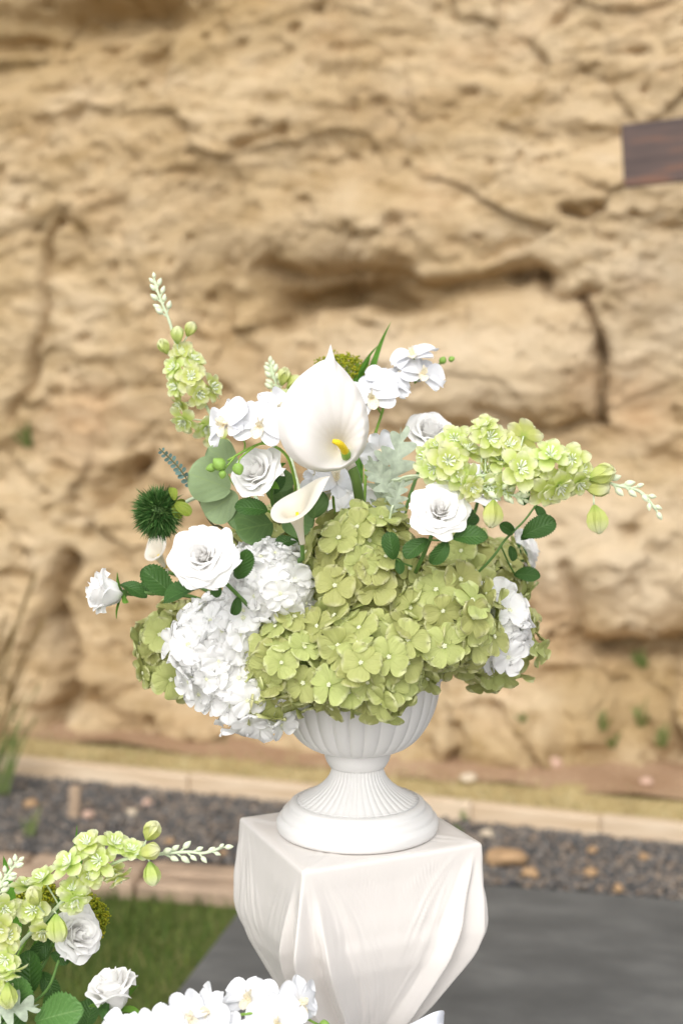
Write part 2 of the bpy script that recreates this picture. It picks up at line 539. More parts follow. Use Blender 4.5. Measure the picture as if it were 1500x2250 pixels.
c = mix(nt, math_n(nt, 'MULTIPLY', b.outputs['Fac'], 0.4), c, (0.085, 0.082, 0.078))
nt.links.new(c, bs.inputs['Base Color'])
bs.inputs['Roughness'].default_value = 0.7
bs.inputs['Specular IOR Level'].default_value = 0.4
bump(nt, b.outputs['Fac'], 0.25, 0.004, bs)
M['slab'] = m
sx = (slabR - slabL).normalized()
sy = Vector((-sx.y, sx.x, 0))
V, F = boxgeo(0, 4.2, -3.1, 0, -0.06, 0.0, 0.008)
slab = mesh_obj('slab', make_mesh('slab', V, F, M['slab'], None, False))
mm = Matrix((sx, sy, Vector((0, 0, 1)))).transposed().to_4x4()
slab.matrix_basis = Matrix.Translation(slabL) @ mm
put(slab, kind='structure')

M['added_bounce_ground'] = soil_mat('pale bounce ground', [(0.3, (0.48, 0.45, 0.41)), (0.55, (0.58, 0.55, 0.51)), (0.75, (0.66, 0.63, 0.59))], nscale=2)  # added pale ground behind the camera, bounces light up under the flowers
struct('added_bounce_ground', make_mesh('added_bounce_ground', [(-25, -25, -0.026), (25, -25, -0.026), (25, 0.45, -0.026), (-25, 0.45, -0.026)], [(0, 1, 2, 3)], M['added_bounce_ground']))
# ================================================================== THE CLIFF
cu = Vector((math.cos(GY), math.sin(GY), 0))      # along the face, to the right
cn = Vector((math.sin(GY), -math.cos(GY), 0))     # out of the face, to the camera
C0 = G(750, 1654)
LEAN = 0.10
def cl(px, py):
    """pixel -> (s, z) on the leaning face"""
    d, o = ray(px, py), Vector((0, 0, CAM_Z))
    N = Vector((cn.x, cn.y, LEAN))
    k = (C0 - o).dot(N) / d.dot(N)
    p = o + d * k
    return ((p - C0).dot(cu), p.z)
NS, NZ = 540, 430
S_, Z_ = np.meshgrid(np.linspace(-2.7, 2.7, NS), np.linspace(-0.15, 4.15, NZ))
# warped coordinates keep every edge uneven
wx = S_ + 0.10 * fbm(S_ * 3, Z_ * 3, 21, 4)
wz = Z_ + 0.07 * fbm(S_ * 3, Z_ * 3, 31, 4)
D = 0.22 * fbm(S_ * 0.9 + 5, Z_ * 0.9, 41, 3)
# bedding: layers climbing to the right in the upper left, level elsewhere
lv = np.clip((Z_ - 1.1) / 0.8, 0, 1) * np.clip(0.6 - S_, 0, 1.2) * 0.38
bz = wz - lv * (S_ + 1.2) * 0.5
D += 0.040 * fbm(wx * 1.5, bz * 4.0, 51, 4)
D += 0.028 * np.abs(fbm(wx * 3.2, bz * 13.0, 61, 4))
# broken blocks
seeds = RNG.random((420, 2)) * np.array([5.6, 4.5]) + np.array([-2.8, -0.2])
tilt = RNG.normal(0, 0.10, (420, 2))
offs = RNG.normal(0, 0.022, 420)
best = np.full(S_.shape, 1e9); second = np.full(S_.shape, 1e9)
blk = np.zeros(S_.shape)
for k in range(420):
    dx, dz = (wx - seeds[k, 0]) * 0.75, (bz - seeds[k, 1]) * 1.25
    q = np.hypot(dx, dz)
    closer = q < best
    second = np.where(closer, best, np.minimum(second, q))
    blk = np.where(closer, offs[k] + tilt[k, 0] * dx + tilt[k, 1] * dz, blk)
    best = np.where(closer, q, best)
rough_zone = np.clip(0.55 + 0.9 * fbm(S_ * 0.9, Z_ * 0.9, 71, 3) + 0.55 * (Z_ < 0.45), 0.25, 1.2)
D += blk * rough_zone * 1.25
D -= 0.030 * np.exp(-((second - best) / 0.0075) ** 2) * rough_zone * (fbm(S_ * 2, Z_ * 2, 75, 2) > -0.1)
D += 0.024 * fbm(wx * 9, bz * 13, 81, 4, 0.6)
D += 0.015 * fbm(wx * 26, bz * 34, 91, 3, 0.65)
seam = np.abs(fbm(wx * 1.7 + 3, bz * 5.5, 211, 4))
D -= 0.014 * np.exp(-(seam / 0.012) ** 2) * np.clip(fbm(S_ * 1.5, Z_ * 1.5, 221, 2) * 3 + 0.3, 0, 1)
# pits and lumps of the weathered sandstone
pit = fbm(wx * 5.5, wz * 7.5, 95, 3)
D -= 0.060 * np.clip(pit - 0.21, 0, 1) * 2.4
pit2 = fbm(wx * 12, wz * 15, 97, 3)
D -= 0.060 * np.clip(pit2 - 0.25, 0, 1) * 2.4

D *= 0.80
def polydist(pts):
    """distance to a line of pixels, and how far below it (z) each point is"""
    q = [cl(*p) for p in pts]
    dm = np.full(S_.shape, 1e9); below = np.zeros(S_.shape)
    for (ax, az), (bx_, bz_) in zip(q[:-1], q[1:]):
        vx, vz = bx_ - ax, bz_ - az
        t = np.clip(((wx2 - ax) * vx + (wz2 - az) * vz) / (vx * vx + vz * vz), 0, 1)
        px_, pz_ = ax + vx * t, az + vz * t
        d = np.hypot(wx2 - px_, wz2 - pz_)
        c = d < dm
        below = np.where(c, pz_ - wz2, below)
        dm = np.where(c, d, dm)
    return dm, below
wx2 = S_ + 0.045 * fbm(S_ * 6, Z_ * 6, 121, 4)
wz2 = Z_ + 0.045 * fbm(S_ * 6, Z_ * 6, 131, 4)
def crack(pts, width, depth):
    d, _ = polydist(pts)
    return -depth * np.exp(-(d / width) ** 2)
def ledge(pts, depth, drop, reach=None, step=0.015):
    """rock above the line stands out, below it the face falls back and slowly returns over `drop`"""
    q = [cl(*p) for p in pts]
    xs, zs = np.array([a for a, b in q]), np.array([b for a, b in q])
    line = np.interp(wx2, xs, zs)
    below = line - wz2
    ends = np.clip((wx2 - xs[0]) / 0.12, 0, 1) * np.clip((xs[-1] - wx2) / 0.12, 0, 1)
    return -depth * ends * (1 / (1 + np.exp(-below / step * 2))) * np.exp(-np.clip(below, 0, 9) / drop)
def bulge(px, py, rw, rh, h):
    s0, z0 = cl(px, py)
    q = ((wx2 - s0) / rw) ** 2 + ((wz2 - z0) / rh) ** 2
    return h * np.exp(-q ** 1.5)
# the big hollow in the middle with the block standing out below it
D += bulge(790, 500, 0.42, 0.13, 0.10)
D += ledge([(540, 590), (580, 578), (700, 585), (830, 592), (950, 612), (1060, 590), (1180, 575), (1260, 600)], 0.17, 0.12, step=0.011)
hz = bulge(760, 650, 0.27, 0.045, 1.0)
D -= 0.20 * hz
D -= bulge(640, 690, 0.07, 0.06, 0.14) + bulge(860, 665, 0.10, 0.03, 0.10)
D += bulge(990, 800, 0.52, 0.20, 0.12)
D += crack([(1275, 660), (1305, 740), (1318, 800), (1326, 870), (1332, 935)], 0.014, 0.12)
D += crack([(1312, 770), (1322, 805)], 0.024, 0.10)
D += crack([(1330, 935), (1260, 945), (1170, 925), (1060, 905)], 0.016, 0.06)
D += ledge([(880, 925), (1050, 925), (1200, 935), (1340, 940)], 0.07, 0.10)
D += crack([(1190, 590), (1205, 640), (1260, 660), (1320, 640)], 0.016, 0.07)
D -= bulge(1160, 590, 0.06, 0.04, 0.10)
D += bulge(1165, 600, 0.035, 0.03, 0.06)
D += crack([(1245, 472), (1280, 466), (1320, 448)], 0.012, 0.09)
D += ledge([(1360, 480), (1430, 485), (1560, 480)], 0.06, 0.06)
D += crack([(530, 335), (600, 305), (640, 290)], 0.02, 0.07)
# upper left: dark hollow full of roots
D -= bulge(260, 30, 0.30, 0.075, 0.16) + bulge(40, 90, 0.16, 0.04, 0.10) + bulge(350, 130, 0.05, 0.10, 0.09)
D += ledge([(-60, 20), (130, 10), (320, -15), (420, -30)], 0.12, 0.20, step=0.04)
# long seams on the left
D += crack([(110, 480), (88, 530), (85, 640), (70, 740), (60, 830), (20, 930)], 0.020, 0.075)
D += crack([(110, 480), (170, 510), (165, 540)], 0.018, 0.03)
D += crack([(260, 850), (210, 880), (160, 870)], 0.025, 0.04)
D += crack([(140, 1230), (105, 1310), (110, 1390), (150, 1430), (165, 1500), (130, 1580)], 0.034, 0.15)
D += bulge(60, 1430, 0.10, 0.22, 0.07)
D += crack([(330, 1000), (300, 1035), (280, 1040)], 0.02, 0.06)
D += crack([(190, 1170), (215, 1120), (300, 1020)], 0.025, 0.05)
D += ledge([(150, 1180), (230, 1165), (330, 1150), (420, 1160)], 0.05, 0.10)
D += ledge([(200, 1440), (330, 1430), (450, 1450), (560, 1480)], 0.06, 0.09)
# right side beds and the overhang low down
D += ledge([(1030, 1090), (1110, 1085), (1200, 1090)], 0.05, 0.05)
D += ledge([(1170, 1230), (1240, 1225), (1300, 1260)], 0.05, 0.06)
D += crack([(1240, 1230), (1270, 1310), (1275, 1390)], 0.018, 0.06)
D += bulge(1400, 1250, 0.33, 0.22, 0.09)
D += ledge([(1240, 1390), (1330, 1415), (1400, 1412), (1470, 1400), (1600, 1385)], 0.16, 0.15, step=0.02)
D += crack([(1330, 1440), (1420, 1445), (1500, 1415)], 0.024, 0.10)
D += ledge([(1130, 1470), (1240, 1470), (1340, 1480)], 0.08, 0.10)
# loose blocks along the foot
for (px, py, rw, rh, h) in ((1130, 1600, .10, .07, .10), (1300, 1560, .075, .13, .12), (1200, 1580, .05, .10, .08), (1480, 1560, .08, .12, .13), (1010, 1560, .06, .09, .08),
                            (970, 1600, .05, .05, .06), (230, 1480, .12, .09, .07), (90, 1540, .09, .07, .06), (340, 1560, .10, .07, .06), (1420, 1620, .06, .05, .06), (450, 1600, .08, .05, .06)):
    D += bulge(px, py, rw * 1.2, rh, h) * (1 + 0.5 * fbm(S_ * 12, Z_ * 12, 141, 3))
D += crack([(1020, 1570), (1030, 1600), (1010, 1640)], 0.02, 0.08) + crack([(1090, 1530), (1105, 1570), (1190, 1640)], 0.02, 0.07)
# toe of fallen earth
D += 0.20 * np.exp(-np.clip(Z_, 0, 9) / 0.09) * (0.7 + 0.5 * fbm(S_ * 3, Z_, 151, 3))
Yc = C0.y
Vx = C0.x + cu.x * S_ + cn.x * (D - LEAN * 1.0 * (Z_ - C0.z))
Vy = C0.y + cu.y * S_ + cn.y * (D - LEAN * 1.0 * (Z_ - C0.z))
Vz = Z_ - 0.02 * np.abs(D)
cv = np.stack([Vx, Vy, Vz], -1).reshape(-1, 3)
idx = np.arange(NS * NZ).reshape(NZ, NS)
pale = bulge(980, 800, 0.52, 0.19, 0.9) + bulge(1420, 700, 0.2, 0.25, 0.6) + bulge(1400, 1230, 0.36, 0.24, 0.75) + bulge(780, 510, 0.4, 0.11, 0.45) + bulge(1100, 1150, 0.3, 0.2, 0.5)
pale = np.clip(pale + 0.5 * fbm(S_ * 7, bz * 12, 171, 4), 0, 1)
earth_tone = np.clip(bulge(730, 650, 0.35, 0.06, 1.0) + bulge(1400, 1530, 0.4, 0.12, 1.0) + bulge(230, 70, 0.6, 0.16, 1.2) + bulge(150, 350, 0.9, 0.7, 0.35) + bulge(1000, 1600, 0.9, 0.1, 0.6) + 0.8 * fbm(S_ * 6, Z_ * 6, 181, 3), 0, 1)  # darker ochre-brown tone: middle hollow, low right, foot, broadly at upper left
cf = np.stack([idx[:-1, :-1], idx[:-1, 1:], idx[1:, 1:], idx[1:, :-1]], -1).reshape(-1, 4)

m, nt, bs, out = newmat('ochre sandstone')
tc = nt.nodes.new('ShaderNodeTexCoord')
mp = nt.nodes.new('ShaderNodeMapping')
mp.inputs['Scale'].default_value = (1, 1, 2.6)
mp.inputs['Rotation'].default_value = (0, R(10), 0)
nt.links.new(tc.outputs['Object'], mp.inputs['Vector'])
n1 = nd(nt, 'ShaderNodeTexNoise', Scale=1.1, Detail=6.0, Roughness=0.6)
n2 = nd(nt, 'ShaderNodeTexNoise', Scale=7.0, Detail=8.0, Roughness=0.65)
n3 = nd(nt, 'ShaderNodeTexNoise', Scale=2.2, Detail=5.0)
n4 = nd(nt, 'ShaderNodeTexNoise', Scale=60.0, Detail=6.0)
for n in (n1, n2, n4): nt.links.new(mp.outputs[0], n.inputs['Vector'])
nt.links.new(tc.outputs['Object'], n3.inputs['Vector'])
c = ramp(nt, n1.outputs['Fac'], [(0.30, (0.43, 0.30, 0.16)), (0.5, (0.57, 0.43, 0.26)), (0.68, (0.66, 0.525, 0.35))])
c = mix(nt, ramp(nt, n2.outputs['Fac'], [(0.34, (0.95, 0.95, 0.95)), (0.50, (0, 0, 0))]), c, (0.28, 0.185, 0.085))
c = mix(nt, ramp(nt, n3.outputs['Fac'], [(0.55, (0, 0, 0)), (0.72, (0.55, 0.55, 0.55))]), c, (0.50, 0.31, 0.17))
c = mix(nt, ramp(nt, n2.outputs['Fac'], [(0.55, (0, 0, 0)), (0.75, (0.7, 0.7, 0.7))]), c, (0.60, 0.48, 0.33))
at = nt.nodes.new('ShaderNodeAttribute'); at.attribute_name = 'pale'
ae = nt.nodes.new('ShaderNodeAttribute'); ae.attribute_name = 'earth_tone'
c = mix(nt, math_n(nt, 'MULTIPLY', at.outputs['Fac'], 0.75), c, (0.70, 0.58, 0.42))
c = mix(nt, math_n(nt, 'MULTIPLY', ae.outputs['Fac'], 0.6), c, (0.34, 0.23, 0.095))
c = mix(nt, math_n(nt, 'MULTIPLY', n4.outputs['Fac'], 0.35), c, (0.34, 0.245, 0.135))
nt.links.new(c, bs.inputs['Base Color'])
bs.inputs['Roughness'].default_value = 0.95
bs.inputs['Specular IOR Level'].default_value = 0.1
bump(nt, n2.outputs['Fac'], 0.9, 0.04, bs)
M['cliff'] = m
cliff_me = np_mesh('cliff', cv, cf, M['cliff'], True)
for nm_, arr in (('pale', pale), ('earth_tone', earth_tone)):
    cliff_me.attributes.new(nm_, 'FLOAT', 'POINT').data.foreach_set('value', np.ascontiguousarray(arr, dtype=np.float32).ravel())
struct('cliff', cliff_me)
def cliff_point(px, py, out=0.0):
    s, z = cl(px, py)
    i, j = int(round((s + 2.7) / 5.4 * (NS - 1))), int(round((z + 0.15) / 4.3 * (NZ - 1)))
    p = Vector(cv[j * NS + i])
    return p + cn * out

# ================================================================== EDGINGS, GRAVEL, GRASS
m, nt, bs, out = newmat('pale sawn timber')
tc = nt.nodes.new('ShaderNodeTexCoord')
mp = nt.nodes.new('ShaderNodeMapping')
mp.inputs['Scale'].default_value = (2, 30, 30)
nt.links.new(tc.outputs['Object'], mp.inputs['Vector'])
a = nd(nt, 'ShaderNodeTexNoise', Scale=2.0, Detail=6.0)
nt.links.new(mp.outputs[0], a.inputs['Vector'])
oi = nt.nodes.new('ShaderNodeObjectInfo')
c = ramp(nt, a.outputs['Fac'], [(0.3, (0.42, 0.30, 0.18)), (0.5, (0.56, 0.44, 0.31)), (0.7, (0.65, 0.54, 0.40))])
c = mix(nt, math_n(nt, 'MULTIPLY', oi.outputs['Random'], 0.3), c, (0.62, 0.45, 0.28))
nt.links.new(c, bs.inputs['Base Color'])
bs.inputs['Roughness'].default_value = 0.8
bump(nt, a.outputs['Fac'], 0.3, 0.004, bs)
M['timber'] = m
kd = (kerbR - kerbL).normalized()
km = Matrix((kd, kn, Vector((0, 0, 1)))).transposed().to_4x4()
joints = [kerbL] + [kerbL + kd * (G(x, y) - kerbL).dot(kd) for (x, y) in ((418, 1735), (1035, 1803), (1318, 1833))] + [kerbR]
klabels = ['pale timber kerb board at the far left end of the gravel', 'pale timber kerb board running left behind the draped pedestal',
           'short pale timber kerb board just right of the urn foot', 'pale timber kerb board at the right end of the gravel']
for k in range(4):
    L = (joints[k + 1] - joints[k]).length
    V, F = boxgeo(0.001, L - 0.001, 0, 0.045, -0.03, 0.050 + 0.002 * (k % 2), 0.006)
    # slight warp
    V = [Vector((v.x, v.y + 0.004 * math.sin(v.x * 3 + k), v.z)) for v in V]
    kb = mesh_obj('kerb_board', make_mesh('kerb_board', V, F, M['timber'], None, False))
    kb.matrix_basis = Matrix.Translation(joints[k]) @ km @ Matrix.Rotation(R((-0.15, 0.2, -0.2, 0.1)[k]), 4, 'Z')
    put(kb, klabels[k], 'kerb', 'timber kerb boards')
M['stake'] = plain('weathered stake', (0.34, 0.25, 0.17), 0.85, nscale=60, var=0.3, bstr=0.4)
pp = G(162, 1792)
V, F = boxgeo(-0.016, 0.016, -0.012, 0.012, -0.03, 0.09, 0.003)
st = mesh_obj('stake', make_mesh('stake', V, F, M['stake'], None, False))
st.matrix_basis = Matrix.Translation(pp) @ Matrix.Rotation(R(4), 4, 'Y') @ Matrix.Rotation(R(-7), 4, 'X')
put(st, 'short weathered brown stake standing in the gravel at far left', 'stake')

# sandstone edging between lawn and gravel
M['paver'] = plain('pinkish sandstone', (0.36, 0.265, 0.185), 0.9, nscale=14, var=0.28, bstr=0.5, bdist=0.01)
ed0, ed1 = G(-10, 1938), G(480, 1976)
ed = (ed1 - ed0).normalized(); en = Vector((-ed.y, ed.x, 0))
e = Thing('stone_edging', ed0, 'pinkish sandstone edging blocks in two rows between lawn and gravel', 'edging')
em = Matrix((ed, en, Vector((0, 0, 1)))).transposed().to_4x4()
for row in range(2):
    x = -0.45 - 0.13 * row
    while x < (ed1 - ed0).length + 0.05:
        L = random.uniform(0.22, 0.36)
        x1 = min(x + L, (ed1 - ed0).length + 0.08)
        if x1 - x > 0.06:
            V, F = boxgeo(0, x1 - x - 0.012, 0, 0.085, -0.05, 0.022 + random.uniform(-.004, .004), 0.012)
            V = [Vector((v.x + random.uniform(-.004, .004), v.y + random.uniform(-.004, .004), v.z + random.uniform(-.003, .003))) for v in V]
            e.part('edging_stone', make_mesh('edging_stone', V, F, M['paver']), Matrix.Translation(ed0) @ em @ Matrix.Translation((x, 0.002 + row * 0.098, 0)))
        x = x1

# gravel: one bed of small stones
def icos():
    t = (1 + 5 ** 0.5) / 2
    v = np.array([(-1, t, 0), (1, t, 0), (-1, -t, 0), (1, -t, 0), (0, -1, t), (0, 1, t), (0, -1, -t), (0, 1, -t), (t, 0, -1), (t, 0, 1), (-t, 0, -1), (-t, 0, 1)], float)
    f = np.array([(0, 11, 5), (0, 5, 1), (0, 1, 7), (0, 7, 10), (0, 10, 11), (1, 5, 9), (5, 11, 4), (11, 10, 2), (10, 7, 6), (7, 1, 8), (3, 9, 4), (3, 4, 2), (3, 2, 6), (3, 6, 8), (3, 8, 9), (4, 9, 5), (2, 4, 11), (6, 2, 10), (8, 6, 7), (9, 8, 1)])
    return v / np.linalg.norm(v[0]), f
IV, IF = icos()
def pebbles(pos, size, rng):
    n = len(pos)
    v = np.repeat(IV[None], n, 0) * (1 + rng.uniform(-0.28, 0.28, (n, 12, 1)))
    v = v * np.stack([rng.uniform(0.8, 1.35, n), rng.uniform(0.7, 1.1, n), rng.uniform(0.5, 0.85, n)], -1)[:, None]
    a = rng.uniform(0, 6.28, n)
    ca, sa = np.cos(a)[:, None], np.sin(a)[:, None]
    x, y = v[..., 0] * ca - v[..., 1] * sa, v[..., 0] * sa + v[..., 1] * ca
    v = np.stack([x, y, v[..., 2] + 0.25 * x * rng.uniform(-1, 1, (n, 1))], -1) * size[:, None, None] + pos[:, None]
    f = IF[None] + (np.arange(n) * 12)[:, None, None]
    return v.reshape(-1, 3), f.reshape(-1, 3)
n = 34000
t, w = RNG.random(n), RNG.random(n)
fr0 = np.array(ed0 + en * 0.19 - ed * 1.2); fr1 = np.array(slabR + sx * 0.9 + sy * 0.01)
mid_ = np.array(slabL + sy * 0.02)
tt = t * 2
front = np.where((tt < 1)[:, None], fr0 + (mid_ - fr0) * tt[:, None], mid_ + (fr1 - mid_) * (tt - 1)[:, None])
bx = (front - np.array(kerbL)) @ np.array(kd)
back = np.array(kerbL) + np.array(kd) * bx[:, None]
gp = front + (back - front) * w[:, None]
gp[:, 2] = -0.012 + RNG.uniform(0, 0.014, n)
gs = RNG.uniform(0.0034, 0.0075, n) * (1 + 0.7 * (RNG.random(n) > 0.93))
v, f = pebbles(gp, gs, RNG)
M['gravel'] = island_mat('grey gravel', [(0.0, (0.07, 0.07, 0.076)), (0.35, (0.135, 0.132, 0.13)), (0.6, (0.20, 0.185, 0.168)), (0.8, (0.27, 0.23, 0.19)), (0.92, (0.35, 0.25, 0.17)), (1.0, (0.42, 0.36, 0.29))], 0.85)
put(mesh_obj('gravel', np_mesh('gravel', v, f, M['gravel'])), 'mixed grey and brown gravel between slab and timber kerb', 'gravel', kind='stuff')
put(strip('gravel_base', (Vector(fr0), Vector(fr1)), (kerbL, kerbR), -0.014, plain('dark grit', (0.06, 0.055, 0.05), 0.95, nscale=80, var=0.5), amp=0.002), kind='structure')

# single stones
def boulder(name, pos, size, seed, mat, label, group, sub=3):
    import bmesh
    bm = bmesh.new()
    bmesh.ops.create_icosphere(bm, subdivisions=sub, radius=1)
    rs = random.Random(seed)
    dirs = [Vector((rs.gauss(0, 1), rs.gauss(0, 1), rs.gauss(0, 1))).normalized() for _ in range(9)]
    cut = [rs.uniform(0.62, 0.9) for _ in dirs]
    for vv in bm.verts:
        p = vv.co
        for d_, c_ in zip(dirs, cut):
            k = p.dot(d_) - c_
            if k > 0: p = p - d_ * k * 0.9
        q = p * 2.2 + Vector((seed * 3.1, seed * 1.7, 0))
        p = p * (1 + 0.16 * float(fbm(np.array(q.x + q.z + 50), np.array(q.y - q.z * 0.6 + 50), 160, 3)))
        vv.co = Vector((p.x * size[0], p.y * size[1], p.z * size[2]))
    me = bpy.data.meshes.new(name)
    bm.to_mesh(me); bm.free()
    me.materials.append(mat)
    me.polygons.foreach_set('use_smooth', [True] * len(me.polygons))
    o = mesh_obj(name, me, None, Matrix.Translation(pos) @ Matrix.Rotation(rs.uniform(0, 6), 4, 'Z'))
    return put(o, label, 'stone', group)
M['rock_orange'] = plain('orange sandstone', (0.37, 0.24, 0.13), 0.9, nscale=25, var=0.3, bstr=0.5, bdist=0.006)
M['rock_pink'] = plain('pinkish stone', (0.56, 0.38, 0.29), 0.9, nscale=25, var=0.2, bstr=0.4, bdist=0.006)
M['rock_pale'] = plain('pale stone', (0.60, 0.50, 0.37), 0.9, nscale=25, var=0.2, bstr=0.4, bdist=0.006)
stones = [((1112, 1898), .062, .030, 'rock_orange', 'large orange sandstone lump on the gravel right beside the pedestal'),
          ((1357, 1957), .017, .013, 'rock_orange', 'small orange stone at the back edge of the dark slab'),
          ((1300, 1874), .018, .013, 'rock_orange', 'small orange stone in the gravel right of centre'),
          ((1412, 1888), .017, .012, 'rock_orange', 'small orange stone in the gravel near the right edge'),
          ((1296, 1922), .021, .014, 'rock_orange', 'low orange brown stone in the gravel above the slab edge'),
          ((1165, 1926), .028, .018, 'rock_orange', 'brown stone just right of the large orange lump'),
          ((1070, 1838), .024, .014, 'rock_pale', 'pale brown stone under the short kerb board beside the pedestal'),
          ((195, 1795), .022, .014, 'rock_pink', 'pinkish stone in the gravel right of the wooden stake'),
          ((372, 1852), .016, .010, 'rock_orange', 'small orange brown stone above the lower larkspur spray'),
          ((490, 1877), .014, .010, 'rock_orange', 'small orange stone beside the left side of the pedestal'),
          ((68, 1772), .028, .016, 'rock_orange', 'tan stone in the gravel left of the wooden stake'),
          ((290, 1790), .017, .012, 'rock_pale', 'small tan stone in the left gravel behind the larkspur'),
          ((325, 1768), .020, .012, 'rock_pink', 'rosy brown stone in the left gravel close to the kerb')]
for k, (p, r_, h_, mt, lb) in enumerate(stones):
    q = G(*p)
    boulder('stone', Vector((q.x, q.y, h_ * 0.55)), (r_ * 0.95, r_ * 0.8, h_ * 0.95), k + 1, M[mt], lb, 'stones lying in the gravel')
foot = [((1128, 1628), .055, .042, 'rock_pale', 'rounded tan stone at the cliff foot right of the urn neck'),
        ((1213, 1672), .030, .028, 'rock_pink', 'small pale pink stone on the red soil below the cliff'),
        ((1028, 1706), .028, .018, 'rock_pale', 'flat pale stone on the straw strip right of the urn'),
        ((1420, 1712), .022, .012, 'rock_pink', 'low pinkish stone on the red soil at right')]
for k, (p, r_, h_, mt, lb) in enumerate(foot):
    q = G(p[0], p[1] + h_ * 300, 0.05)
    boulder('stone', Vector((q.x, q.y, 0.042 + h_ * 0.6)), (r_ * 1.1, r_ * 0.9, h_), k + 40, M[mt], lb, 'stones at the cliff foot')

# lawn
def blades(pos, h, wdt, rng, lean=0.5):
    n = len(pos)
    a = rng.uniform(0, 6.28, n); b = rng.uniform(0, 6.28, n)
    ax = np.stack([np.cos(a), np.sin(a), np.zeros(n)], -1) * wdt[:, None]
    ln = np.stack([np.cos(b), np.sin(b), np.zeros(n)], -1) * (h * lean * rng.random(n))[:, None]
    up = np.stack([np.zeros(n), np.zeros(n), h], -1)
    v = np.stack([pos - ax, pos + ax, pos + up * 0.6 + ln * 0.4 + ax * 0.6, pos + up * 0.6 + ln * 0.4 - ax * 0.6, pos + up + ln], 1)
    o = (np.arange(n) * 5)[:, None]
    f = np.concatenate([np.stack([o[:, 0], o[:, 0] + 1, o[:, 0] + 2], -1), np.stack([o[:, 0], o[:, 0] + 2, o[:, 0] + 3], -1), np.stack([o[:, 0] + 3, o[:, 0] + 2, o[:, 0] + 4], -1)])
    return v.reshape(-1, 3), f
M['grass'] = island_mat('lawn grass', [(0.0, (0.045, 0.085, 0.012)), (0.5, (0.085, 0.145, 0.02)), (0.85, (0.14, 0.18, 0.035)), (1.0, (0.24, 0.21, 0.08))], 0.7, dark=0.2)
lawn_r0, lawn_r1 = slabL, slabL - sy * 3.4
n = 42000
w = RNG.random(n) * 3.2; q = RNG.random(n) ** 0.8 * 1.5
lp = np.array(slabL)[None] - np.array(sy)[None] * w[:, None] - np.array(sx)[None] * (q + 0.012)[:, None]
ok = ((lp - np.array(ed0)) @ np.array(en)) < 0.0
lp = lp[ok]; n = len(lp)
lp[:, 2] = -0.02
v, f = blades(lp, RNG.uniform(0.018, 0.045, n), RNG.uniform(0.0012, 0.0022, n), RNG, 0.9)
put(mesh_obj('lawn_grass', np_mesh('lawn_grass', v, f, M['grass'])), 'short green lawn beside the dark slab at lower left', 'grass', kind='stuff')
M['lawn_soil'] = soil_mat('lawn soil', [(0.3, (0.05, 0.07, 0.018)), (0.55, (0.09, 0.115, 0.03)), (0.75, (0.16, 0.145, 0.06))], nscale=4)
lq = [slabL - sx * 0.004, slabL - sx * 3.0, slabL - sx * 3.0 - sy * 3.1, slabL - sx * 0.004 - sy * 3.1]
struct('lawn_ground', make_mesh('lawn_ground', [(p.x, p.y, -0.02) for p in lq], [(0, 1, 2, 3)], M['lawn_soil']))
# straw blades on the strip behind the kerb
n = 5000
t = RNG.random(n)
sp_ = np.array(kerbL)[None] + np.array(kerbR - kerbL)[None] * t[:, None] + np.array(kn)[None] * (0.06 + RNG.random(n) ** 1.5 * 0.28)[:, None]
sp_[:, 2] = 0.03
v, f = blades(sp_, RNG.uniform(0.012, 0.035, n), RNG.uniform(0.0015, 0.003, n), RNG, 1.5)
M['strawblade'] = island_mat('straw blade', [(0.0, (0.32, 0.25, 0.11)), (0.6, (0.48, 0.38, 0.19)), (0.85, (0.57, 0.48, 0.28)), (1.0, (0.28, 0.30, 0.10))], 0.8, dark=0.15)
put(mesh_obj('straw_grass', np_mesh('straw_grass', v, f, M['strawblade'])), 'dry yellow straw and moss behind the timber kerb', 'dry grass', kind='stuff')

# weeds and dry clumps
def clump(name, base, n, h, spread, mat, label, seed, width=0.003, up=Vector((0, 0, 1)), group=None):
    rs = random.Random(seed)
    T = Thing(name, base, label, 'weed', group)
    for k in range(n):
        a = rs.uniform(0, 6.28)
        d = (up + Vector((math.cos(a), math.sin(a), 0)) * rs.uniform(0.1, spread)).normalized()
        hh = h * rs.uniform(0.5, 1.1)
        V, F, U = petal(hh, width * 2 * rs.uniform(.7, 1.3), 0.2, 2.0, 0, -rs.uniform(0.2, 1.1), 0.15, seed=k, nu=3, nv=6, point=0.2)
        mm = along(Vector(base) + Vector((rs.uniform(-1, 1), rs.uniform(-.5, .5), 0)) * h * 0.12, d, cn)
        T.part('blade', make_mesh('blade', V, F, mat, U), mm)
    return T
M['weed'] = leaf_mat('weed blade', (0.14, 0.19, 0.055), (0.2, 0.26, 0.08), rough=0.6, trans=0.25, veins=1, amount=0.3)
M['dryblade'] = leaf_mat('dry grass blade', (0.38, 0.29, 0.15), (0.45, 0.36, 0.2), rough=0.8, trans=0.25, veins=1)
weeds = [((45, 985), 12, .09, 'small green weed growing on the cliff face at far left'),
         ((510, 1638), 12, .07, 'small green weed at the cliff foot left of the urn'),
         ((1330, 1585), 7, .08, 'green weed between low rocks right of the flowers'),
         ((1405, 1590), 9, .09, 'tall green weed on the low rocks near the right edge'),
         ((1345, 1628), 7, .07, 'lowest green weed among the rocks at right'),
         ((1455, 1618), 10, .08, 'green weed by the rocks at the right edge'),
         ((1412, 1480), 8, .07, 'thin green weed under the cliff overhang at right'),
         ((1160, 1560), 7, .05, 'green sprout between rocks just right of the hydrangeas')]
